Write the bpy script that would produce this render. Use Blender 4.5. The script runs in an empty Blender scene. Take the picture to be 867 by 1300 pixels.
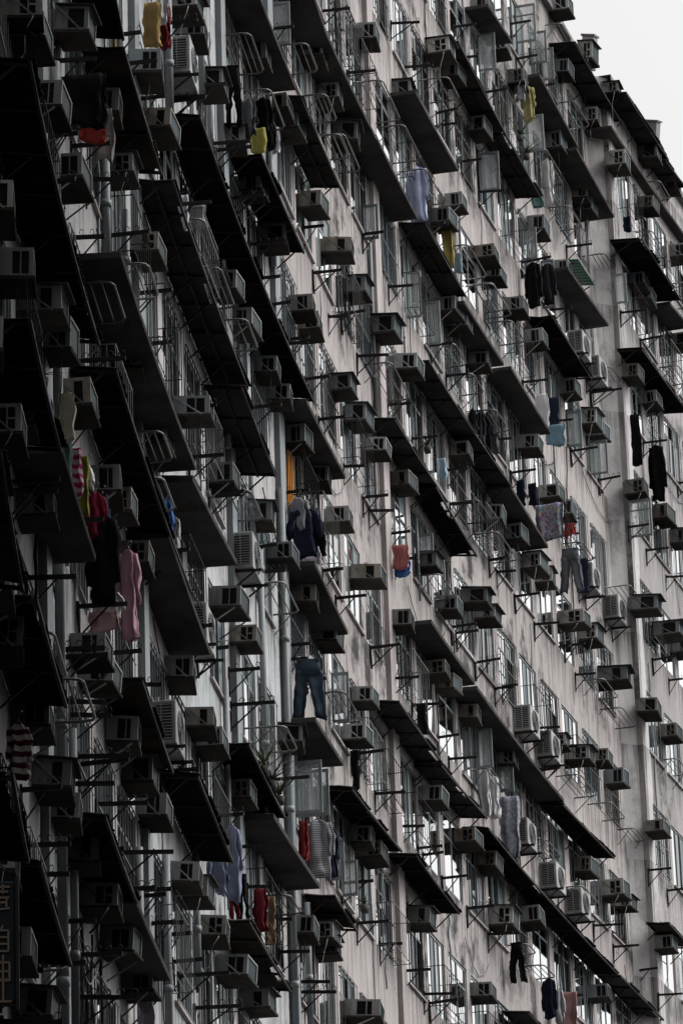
import bpy, bmesh, math, random
from mathutils import Vector, Matrix
random.seed(7)
C = bpy.context.scene.collection
PI = math.pi

# ---- measured tables (metres; s runs along the facade, z up from eye level)
# facade plan line: (distance along it, x, y), metres
PLAN = [(12.0, -2.8, 23.511), (14.0, -2.924, 25.507), (16.0, -3.026, 27.505), (18.0, -3.105, 29.503), (20.0, -3.16, 31.502), (22.0, -3.191, 33.502), (24.0, -3.198, 35.502), (26.0, -3.18, 37.502), (28.0, -3.136, 39.501), (30.0, -3.065, 41.5), (32.0, -2.969, 43.498), (34.0, -2.845, 45.494), (36.0, -2.696, 47.488), (38.0, -2.529, 49.481), (40.0, -2.345, 51.473), (42.0, -2.145, 53.463), (44.0, -1.93, 55.451), (46.0, -1.702, 57.438), (48.0, -1.455, 59.423), (50.0, -1.192, 61.405), (52.0, -0.912, 63.386), (54.0, -0.614, 65.363), (56.0, -0.297, 67.338), (58.0, 0.038, 69.31), (60.0, 0.392, 71.278), (62.0, 0.773, 73.242), (64.0, 1.181, 75.199), (66.0, 1.618, 77.151), (68.0, 2.083, 79.096), (70.0, 2.566, 81.037), (72.0, 3.069, 82.973), (74.0, 3.589, 84.904), (76.0, 4.12, 86.832), (78.0, 4.66, 88.758), (80.0, 5.208, 90.682), (82.0, 5.762, 92.603), (84.0, 6.321, 94.523), (86.0, 6.891, 96.441), (88.0, 7.476, 98.353), (90.0, 8.078, 100.26), (92.0, 8.696, 102.163), (94.0, 9.329, 104.06), (96.0, 9.978, 105.951), (98.0, 10.642, 107.838), (100.0, 11.321, 109.719), (102.0, 12.016, 111.594), (104.0, 12.725, 113.464), (106.0, 13.449, 115.329), (108.0, 14.188, 117.187), (110.0, 14.941, 119.04), (112.0, 15.708, 120.887), (114.0, 16.489, 122.729), (116.0, 17.284, 124.564)]
# s, wall offset, z of underside, depth, height, label
AIRCONS = [
 (27.314, 0.0, 19.241, 0.36, 0.29, 'closest grey air conditioner above left of the black blanket'),
 (26.979, 0.0, 19.322, 0.36, 0.29, 'second closest grey air conditioner above left of the black blanket'),
 (28.948, 0.0, 19.28, 0.36, 0.308, 'closest grey air conditioner left of the black blanket'),
 (31.704, 0.0, 21.504, 0.36, 0.335, 'closest grey air conditioner left of the long ochre cloth'),
 (38.141, 0.0, 24.096, 0.409, 0.357, 'closest grey air conditioner below the long ochre cloth'),
 (39.371, 0.0, 23.89, 0.36, 0.29, 'closest grey air conditioner left of the hung black trousers'),
 (30.947, 0.0, 19.371, 0.36, 0.295, 'closest grey air conditioner below the black blanket'),
 (35.779, 0.0, 21.611, 0.36, 0.29, 'closest grey air conditioner below right of the black blanket'),
 (34.466, 0.0, 21.823, 0.36, 0.29, 'closest grey air conditioner right of the black blanket'),
 (23.748, 0.0, 15.816, 0.36, 0.29, 'closest grey air conditioner below left of the black blanket'),
 (25.937, 0.0, 16.089, 0.36, 0.29, 'second closest grey air conditioner left of the lilac cloth'),
 (28.166, 0.0, 16.664, 0.424, 0.29, 'second closest grey air conditioner above the crumpled beige bundle'),
 (29.638, 0.0, 16.85, 0.36, 0.357, 'closest grey air conditioner above the crumpled beige bundle'),
 (34.741, 0.0, 19.435, 0.361, 0.302, 'closest grey air conditioner below left of the lilac cloth'),
 (36.237, 0.0, 19.321, 0.36, 0.336, 'second closest grey air conditioner above right of the crumpled beige bundle'),
 (31.554, 0.0, 16.969, 0.36, 0.346, 'closest grey air conditioner above right of the crumpled beige bundle'),
 (38.003, 0.0, 21.542, 0.36, 0.29, 'closest grey air conditioner left of the lilac cloth'),
 (22.531, 0.0, 13.983, 0.36, 0.29, 'closest grey air conditioner above left of the crumpled beige bundle'),
 (25.828, 0.0, 14.558, 0.36, 0.29, 'closest grey air conditioner left of the crumpled beige bundle'),
 (24.573, 0.0, 13.982, 0.36, 0.29, 'second closest grey air conditioner left of the crumpled beige bundle'),
 (38.518, 0.0, 19.174, 0.36, 0.29, 'closest grey air conditioner right of the crumpled beige bundle'),
 (27.786, 0.0, 14.371, 0.368, 0.29, 'closest grey air conditioner left of the dark red top'),
 (34.122, 0.0, 16.943, 0.362, 0.324, 'closest grey air conditioner above the dark red top'),
 (35.109, 0.0, 17.06, 0.36, 0.305, 'closest grey air conditioner above right of the dark red top'),
 (36.577, 0.0, 16.948, 0.36, 0.29, 'closest grey air conditioner below left of the bright blue shirt'),
 (23.318, 0.0, 12.104, 0.36, 0.295, 'closest grey air conditioner below left of the dark red top'),
 (24.501, 0.0, 11.972, 0.36, 0.29, 'closest grey air conditioner above the broad striped sweater'),
 (32.342, 0.0, 14.42, 0.386, 0.29, 'closest grey air conditioner below left of the pink cotton dress'),
 (33.087, 0.0, 14.374, 0.374, 0.29, 'second closest grey air conditioner below left of the pink cotton dress'),
 (27.201, 0.0, 12.061, 0.36, 0.29, 'closest grey air conditioner above right of the broad striped sweater'),
 (29.055, 0.0, 12.024, 0.372, 0.29, 'closest grey air conditioner below right of the broad striped sweater'),
 (29.929, 0.0, 11.947, 0.36, 0.29, 'second closest grey air conditioner below right of the broad striped sweater'),
 (35.329, 0.0, 14.38, 0.36, 0.29, 'closest grey air conditioner right of the broad striped sweater'),
 (36.608, 0.0, 14.269, 0.36, 0.312, 'second closest grey air conditioner right of the broad striped sweater'),
 (37.809, 0.0, 14.202, 0.36, 0.29, 'closest grey air conditioner above left of the pale lilac shirt'),
 (31.69, 0.0, 11.989, 0.36, 0.297, 'third closest grey air conditioner below right of the broad striped sweater'),
 (32.969, 0.0, 11.833, 0.405, 0.292, 'second closest grey air conditioner above the pale cloth at bottom left'),
 (34.5, 0.0, 11.739, 0.385, 0.3, 'closest grey air conditioner above left of the pale cloth at bottom left'),
 (23.541, 0.0, 9.671, 0.36, 0.317, 'closest grey air conditioner below the broad striped sweater'),
 (25.193, 0.0, 9.33, 0.36, 0.301, 'second closest grey air conditioner above left of the pale cloth at bottom left'),
 (27.163, 0.0, 9.288, 0.36, 0.29, 'closest grey air conditioner left of the pale cloth at bottom left'),
 (36.388, 0.0, 11.725, 0.36, 0.322, 'closest grey air conditioner above the pale cloth at bottom left'),
 (41.609, 0.0, 26.709, 0.441, 0.29, 'closest grey air conditioner above right of the long ochre cloth'),
 (42.514, 0.0, 26.74, 0.405, 0.29, 'closest grey air conditioner right of the long ochre cloth'),
 (44.655, 0.0, 26.975, 0.36, 0.29, 'closest grey air conditioner above left of the hung black trousers'),
 (46.684, 0.0, 27.025, 0.373, 0.29, 'closest grey air conditioner left of the dull yellow towel'),
 (48.392, 0.0, 26.986, 0.36, 0.29, 'closest grey air conditioner below the dull yellow towel'),
 (49.287, 0.0, 29.584, 0.36, 0.353, 'closest grey air conditioner above right of the hung black trousers'),
 (51.342, 0.0, 29.702, 0.36, 0.304, 'closest grey air conditioner right of the hung black trousers'),
 (52.437, 0.0, 29.861, 0.36, 0.29, 'closest grey air conditioner above right of the dull yellow towel'),
 (55.219, 0.0, 32.502, 0.36, 0.328, 'second closest grey air conditioner above right of the hung black trousers'),
 (56.762, 0.0, 32.412, 0.36, 0.333, 'second closest grey air conditioner right of the hung black trousers'),
 (58.149, 0.0, 32.276, 0.423, 0.384, 'closest grey air conditioner right of the dull yellow towel'),
 (54.556, 0.0, 29.405, 0.36, 0.322, 'closest grey air conditioner below right of the dull yellow towel'),
 (50.306, 0.0, 26.99, 0.425, 0.29, 'closest grey air conditioner right of the lilac cloth'),
 (56.811, 0.0, 29.552, 0.47, 0.303, 'closest grey air conditioner below left of the long pale blue shirt'),
 (53.209, 0.0, 26.977, 0.383, 0.301, 'third closest grey air conditioner below right of the lilac cloth'),
 (53.979, 0.0, 26.964, 0.36, 0.29, 'second closest grey air conditioner below left of the mustard yellow cloth'),
 (45.577, 0.0, 24.188, 0.36, 0.29, 'closest grey air conditioner below right of the lilac cloth'),
 (47.039, 0.0, 24.212, 0.369, 0.29, 'second closest grey air conditioner below right of the lilac cloth'),
 (49.421, 0.0, 24.439, 0.36, 0.29, 'third closest grey air conditioner above the orange window'),
 (50.67, 0.0, 24.476, 0.36, 0.29, 'second closest grey air conditioner above the orange window'),
 (57.066, 0.0, 27.099, 0.362, 0.306, 'second closest grey air conditioner above left of the small pale blue rag'),
 (41.636, 0.0, 20.762, 0.492, 0.29, 'closest grey air conditioner above left of the orange window'),
 (44.805, 0.0, 20.956, 0.36, 0.29, 'closest grey air conditioner above right of the bright blue shirt'),
 (40.51, 0.0, 19.19, 0.36, 0.29, 'closest grey air conditioner above the bright blue shirt'),
 (52.178, 0.0, 24.301, 0.36, 0.324, 'closest grey air conditioner above the orange window'),
 (54.308, 0.0, 24.454, 0.36, 0.295, 'closest grey air conditioner right of the orange window'),
 (56.207, 0.0, 24.403, 0.387, 0.302, 'closest grey air conditioner right of the light grey sweatshirt'),
 (48.505, 0.0, 21.718, 0.36, 0.333, 'closest grey air conditioner left of the light grey sweatshirt'),
 (50.452, 0.0, 21.788, 0.368, 0.29, 'closest grey air conditioner below left of the light grey sweatshirt'),
 (44.806, 0.0, 19.15, 0.416, 0.306, 'closest grey air conditioner below right of the bright blue shirt'),
 (52.482, 0.0, 21.785, 0.395, 0.29, 'closest grey air conditioner below the light grey sweatshirt'),
 (46.518, 0.0, 19.185, 0.385, 0.29, 'closest grey air conditioner above left of the hanging denim jeans'),
 (40.489, 0.0, 16.771, 0.36, 0.29, 'closest grey air conditioner below right of the pink cotton dress'),
 (42.325, 0.0, 16.682, 0.36, 0.29, 'closest grey air conditioner left of the hanging denim jeans'),
 (43.175, 0.0, 16.652, 0.36, 0.29, 'closest grey air conditioner above left of the spiky plants'),
 (45.719, 0.0, 16.672, 0.36, 0.29, 'closest grey air conditioner left of the spiky plants'),
 (47.413, 0.0, 16.828, 0.36, 0.29, 'closest grey air conditioner below left of the spiky plants'),
 (50.88, 0.0, 19.031, 0.36, 0.29, 'closest grey air conditioner below left of the hanging denim jeans'),
 (54.703, 0.0, 21.86, 0.36, 0.305, 'closest grey air conditioner above the hanging denim jeans'),
 (40.624, 0.0, 14.154, 0.36, 0.29, 'closest grey air conditioner left of the pale lilac shirt'),
 (41.421, 0.0, 14.153, 0.36, 0.29, 'closest grey air conditioner below left of the pale lilac shirt'),
 (42.89, 0.0, 14.034, 0.378, 0.29, 'closest grey air conditioner left of the maroon cloth'),
 (44.529, 0.0, 13.903, 0.428, 0.29, 'closest grey air conditioner below left of the maroon cloth'),
 (46.559, 0.0, 13.915, 0.429, 0.29, 'closest grey air conditioner below the maroon cloth'),
 (51.511, 0.0, 16.227, 0.36, 0.29, 'closest grey air conditioner right of the maroon cloth'),
 (53.458, 0.0, 16.615, 0.36, 0.29, 'second closest grey air conditioner right of the maroon cloth'),
 (53.903, 0.0, 16.483, 0.36, 0.299, 'closest grey air conditioner below right of the maroon cloth'),
 (60.93, 0.0, 35.577, 0.36, 0.358, 'third closest grey air conditioner above right of the hung black trousers'),
 (67.622, 0.0, 38.392, 0.496, 0.34, 'fourth closest grey air conditioner above left of the small yellow shirt'),
 (68.957, 0.0, 38.491, 0.377, 0.319, 'third closest grey air conditioner above left of the small yellow shirt'),
 (71.335, 0.0, 38.336, 0.36, 0.375, 'closest grey air conditioner left of the small yellow shirt'),
 (64.271, 0.0, 35.97, 0.36, 0.29, 'closest grey air conditioner above the long pale blue shirt'),
 (73.864, 0.0, 41.381, 0.36, 0.341, 'second closest grey air conditioner above left of the small yellow shirt'),
 (72.123, 0.0, 41.535, 0.404, 0.311, 'fifth closest grey air conditioner above left of the small yellow shirt'),
 (68.867, 0.0, 35.563, 0.36, 0.31, 'closest grey air conditioner right of the long pale blue shirt'),
 (58.912, 0.0, 29.654, 0.36, 0.309, 'closest grey air conditioner left of the mustard yellow cloth'),
 (61.183, 0.0, 29.787, 0.461, 0.337, 'closest grey air conditioner below left of the mustard yellow cloth'),
 (63.385, 0.0, 29.942, 0.436, 0.301, 'closest grey air conditioner above left of the row of black tops'),
 (67.428, 0.0, 34.605, 0.386, 0.303, 'closest grey air conditioner below right of the long pale blue shirt'),
 (67.756, 0.0, 32.837, 0.36, 0.299, 'closest grey air conditioner below the mustard yellow cloth'),
 (68.422, 0.0, 32.769, 0.436, 0.3, 'second closest grey air conditioner below the mustard yellow cloth'),
 (70.416, 0.0, 32.725, 0.395, 0.306, 'closest grey air conditioner above the row of black tops'),
 (71.426, 0.0, 35.487, 0.425, 0.317, 'closest grey air conditioner right of the mustard yellow cloth'),
 (72.192, 0.0, 35.37, 0.364, 0.29, 'closest grey air conditioner left of the black jacket'),
 (74.033, 0.0, 35.335, 0.415, 0.318, 'closest grey air conditioner below left of the black jacket'),
 (58.441, 0.0, 27.056, 0.36, 0.322, 'closest grey air conditioner above left of the small pale blue rag'),
 (60.373, 0.0, 27.214, 0.36, 0.29, 'closest grey air conditioner above right of the orange window'),
 (62.576, 0.0, 27.313, 0.371, 0.29, 'closest grey air conditioner left of the small pale blue rag'),
 (58.455, 0.0, 24.165, 0.52, 0.29, 'closest grey air conditioner left of the salmon pink towel'),
 (64.928, 0.0, 26.563, 0.362, 0.294, 'closest grey air conditioner right of the salmon pink towel'),
 (66.422, 0.0, 26.199, 0.407, 0.29, 'closest grey air conditioner below right of the salmon pink towel'),
 (68.724, 0.0, 27.084, 0.519, 0.307, 'second closest grey air conditioner below right of the salmon pink towel'),
 (69.755, 0.0, 27.092, 0.444, 0.29, 'closest grey air conditioner below left of the spread grey trousers'),
 (68.289, 0.0, 29.975, 0.382, 0.337, 'closest grey air conditioner below left of the row of black tops'),
 (71.23, 0.0, 29.675, 0.36, 0.322, 'closest grey air conditioner below left of the pair of navy rags'),
 (61.896, 0.0, 24.436, 0.417, 0.29, 'closest grey air conditioner below the salmon pink towel'),
 (58.144, 0.0, 21.881, 0.36, 0.29, 'closest grey air conditioner right of the hanging denim jeans'),
 (57.153, 0.0, 20.918, 0.386, 0.29, 'closest grey air conditioner above the narrow black cloth'),
 (65.088, 0.0, 24.49, 0.416, 0.29, 'closest grey air conditioner above the black rag'),
 (66.112, 0.0, 24.526, 0.36, 0.29, 'closest grey air conditioner above right of the black rag'),
 (68.097, 0.0, 24.543, 0.361, 0.297, 'closest grey air conditioner right of the black rag'),
 (64.179, 0.0, 21.818, 0.425, 0.29, 'closest grey air conditioner left of the pair of white blankets'),
 (71.375, 0.0, 24.551, 0.36, 0.306, 'closest grey air conditioner above right of the pair of white blankets'),
 (57.455, 0.0, 19.251, 0.36, 0.29, 'closest grey air conditioner right of the thin striped grey shirt'),
 (58.42, 0.0, 19.236, 0.372, 0.29, 'second closest grey air conditioner right of the thin striped grey shirt'),
 (62.652, 0.0, 19.155, 0.412, 0.342, 'closest grey air conditioner above left of the low black trousers'),
 (67.272, 0.0, 21.851, 0.403, 0.307, 'closest grey air conditioner below left of the pair of white blankets'),
 (69.207, 0.0, 21.91, 0.36, 0.292, 'closest grey air conditioner below left of the long patterned blanket'),
 (69.994, 0.0, 20.928, 0.474, 0.375, 'second closest grey air conditioner above the low black trousers'),
 (68.121, 0.0, 19.099, 0.402, 0.3, 'closest grey air conditioner below left of the low black trousers'),
 (56.395, 0.0, 16.076, 0.583, 0.291, 'closest grey air conditioner left of the low black trousers'),
 (80.055, 0.0, 43.677, 0.36, 0.367, 'closest grey air conditioner above right of the small yellow shirt'),
 (82.748, 0.0, 45.239, 0.36, 0.438, 'second closest grey air conditioner above right of the small yellow shirt'),
 (83.351, 0.45, 44.548, 0.36, 0.293, 'closest grey air conditioner above left of the tilted roof duct'),
 (82.905, 0.0, 43.691, 0.36, 0.346, 'closest grey air conditioner right of the small yellow shirt'),
 (78.959, 0.0, 41.254, 0.36, 0.47, 'closest grey air conditioner below right of the small yellow shirt'),
 (83.313, 0.45, 42.633, 0.438, 0.404, 'closest grey air conditioner below left of the tilted roof duct'),
 (86.847, 0.45, 44.323, 0.48, 0.42, 'closest grey air conditioner below the tilted roof duct'),
 (89.355, 0.45, 44.62, 0.362, 0.366, 'second closest grey air conditioner below the tilted roof duct'),
 (86.577, 0.45, 42.898, 0.36, 0.295, 'closest grey air conditioner above right of the tiny navy bundle'),
 (81.354, 0.0, 41.041, 0.36, 0.39, 'closest grey air conditioner right of the small teal cloth'),
 (81.809, 0.0, 40.905, 0.36, 0.335, 'closest grey air conditioner above left of the tiny navy bundle'),
 (75.407, 0.0, 41.292, 0.36, 0.372, 'closest grey air conditioner above left of the small yellow shirt'),
 (79.879, 0.0, 45.163, 0.488, 0.371, 'closest grey air conditioner above the small yellow shirt'),
 (76.597, 0.0, 38.267, 0.385, 0.339, 'closest grey air conditioner below the small teal cloth'),
 (75.85, 0.0, 35.276, 0.4, 0.353, 'closest grey air conditioner below the black jacket'),
 (78.918, 0.0, 38.156, 0.36, 0.319, 'closest grey air conditioner below the small green canopy'),
 (85.032, 0.45, 40.25, 0.36, 0.343, 'closest grey air conditioner below the tiny navy bundle'),
 (85.724, 0.45, 40.134, 0.36, 0.344, 'second closest grey air conditioner below the tiny navy bundle'),
 (83.624, 0.45, 37.336, 0.384, 0.331, 'second closest grey air conditioner above the narrow black scarf'),
 (85.685, 0.45, 37.418, 0.36, 0.308, 'closest grey air conditioner above the narrow black scarf'),
 (89.763, 0.45, 42.869, 0.413, 0.332, 'closest grey air conditioner below right of the tiny navy bundle'),
 (79.081, 0.0, 35.298, 0.36, 0.338, 'closest grey air conditioner above right of the white towel'),
 (89.365, 0.45, 40.323, 0.36, 0.353, 'closest grey air conditioner above right of the narrow black scarf'),
 (83.336, 0.45, 34.32, 0.449, 0.375, 'closest grey air conditioner below left of the long black coat'),
 (86.127, 0.45, 34.661, 0.364, 0.357, 'closest grey air conditioner below the long black coat'),
 (87.828, 0.45, 34.615, 0.395, 0.361, 'second closest grey air conditioner below the long black coat'),
 (74.687, 0.0, 32.435, 0.435, 0.331, 'closest grey air conditioner below left of the white towel'),
 (80.986, 0.0, 35.274, 0.36, 0.37, 'closest grey air conditioner right of the white towel'),
 (81.753, 0.0, 35.261, 0.36, 0.319, 'closest grey air conditioner left of the narrow black scarf'),
 (76.559, 0.0, 31.96, 0.42, 0.32, 'closest grey air conditioner right of the pair of navy rags'),
 (78.039, 0.0, 32.105, 0.36, 0.35, 'closest grey air conditioner above right of the round floral sheet'),
 (73.064, 0.0, 29.841, 0.36, 0.327, 'closest grey air conditioner left of the round floral sheet'),
 (74.733, 0.0, 29.757, 0.36, 0.332, 'closest grey air conditioner below left of the round floral sheet'),
 (75.682, 0.0, 29.753, 0.369, 0.335, 'closest grey air conditioner left of the spread grey trousers'),
 (83.161, 0.45, 31.452, 0.608, 0.339, 'closest grey air conditioner below right of the spread grey trousers'),
 (77.685, 0.0, 29.446, 0.575, 0.316, 'closest grey air conditioner below the spread grey trousers'),
 (79.672, 0.0, 29.718, 0.406, 0.347, 'second closest grey air conditioner below the spread grey trousers'),
 (81.352, 0.0, 29.245, 0.663, 0.352, 'third closest grey air conditioner below the spread grey trousers'),
 (85.265, 0.45, 31.472, 0.667, 0.345, 'second closest grey air conditioner below right of the spread grey trousers'),
 (87.451, 0.45, 31.74, 0.36, 0.29, 'third closest grey air conditioner below right of the spread grey trousers'),
 (83.29, 0.45, 29.06, 0.441, 0.332, 'fourth closest grey air conditioner below right of the spread grey trousers'),
 (85.488, 0.45, 29.074, 0.402, 0.338, 'fourth closest grey air conditioner right of the pair of white blankets'),
 (76.265, 0.0, 26.291, 0.36, 0.303, 'closest grey air conditioner above right of the long patterned blanket'),
 (77.699, 0.0, 26.411, 0.525, 0.331, 'second closest grey air conditioner above right of the long patterned blanket'),
 (80.319, 0.0, 27.118, 0.36, 0.292, 'closest grey air conditioner right of the pair of white blankets'),
 (81.501, 0.0, 26.909, 0.431, 0.344, 'second closest grey air conditioner right of the pair of white blankets'),
 (78.018, 0.0, 24.03, 0.37, 0.347, 'closest grey air conditioner below right of the long patterned blanket'),
 (80.507, 0.0, 24.107, 0.512, 0.356, 'second closest grey air conditioner below right of the long patterned blanket'),
 (81.735, 0.0, 24.177, 0.383, 0.29, 'closest grey air conditioner above right of the low navy coat'),
 (83.405, 0.45, 26.268, 0.414, 0.29, 'closest grey air conditioner right of the long patterned blanket'),
 (72.808, 0.0, 21.659, 0.408, 0.344, 'closest grey air conditioner above the low black trousers'),
 (78.728, 0.0, 21.44, 0.433, 0.318, 'closest grey air conditioner right of the low navy coat'),
 (83.646, 0.45, 23.607, 0.411, 0.316, 'second closest grey air conditioner above right of the low navy coat'),
]
# same for the tall louvred units
SPLITS = [
 (41.476, 0.0, 25.67, 0.36, 0.55, 'closest tall louvred air conditioner below right of the long ochre cloth'),
 (46.601, 0.0, 20.318, 0.36, 0.55, 'closest tall louvred air conditioner below left of the light grey sweatshirt'),
 (41.948, 0.0, 17.701, 0.36, 0.55, 'closest tall louvred air conditioner right of the pink cotton dress'),
 (38.874, 0.0, 15.402, 0.36, 0.556, 'closest tall louvred air conditioner above left of the spiky plants'),
 (80.055, 0.0, 36.659, 0.36, 0.55, 'closest tall louvred air conditioner below right of the black jacket'),
 (81.696, 0.0, 36.658, 0.36, 0.55, 'closest tall louvred air conditioner above right of the white towel'),
 (79.785, 0.0, 30.981, 0.36, 0.55, 'closest tall louvred air conditioner right of the spread grey trousers'),
 (82.293, 0.0, 31.042, 0.36, 0.55, 'closest tall louvred air conditioner below right of the spread grey trousers'),
 (73.067, 0.0, 25.719, 0.36, 0.55, 'closest tall louvred air conditioner right of the black rag'),
 (74.916, 0.0, 25.707, 0.36, 0.55, 'closest tall louvred air conditioner above right of the pair of white blankets'),
 (74.77, 0.0, 22.858, 0.36, 0.55, 'closest tall louvred air conditioner below right of the long patterned blanket'),
 (77.006, 0.0, 22.864, 0.36, 0.55, 'closest tall louvred air conditioner above right of the low black trousers'),
 (72.29, 0.0, 23.133, 0.36, 0.55, 'closest tall louvred air conditioner right of the long patterned blanket'),
]
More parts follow.
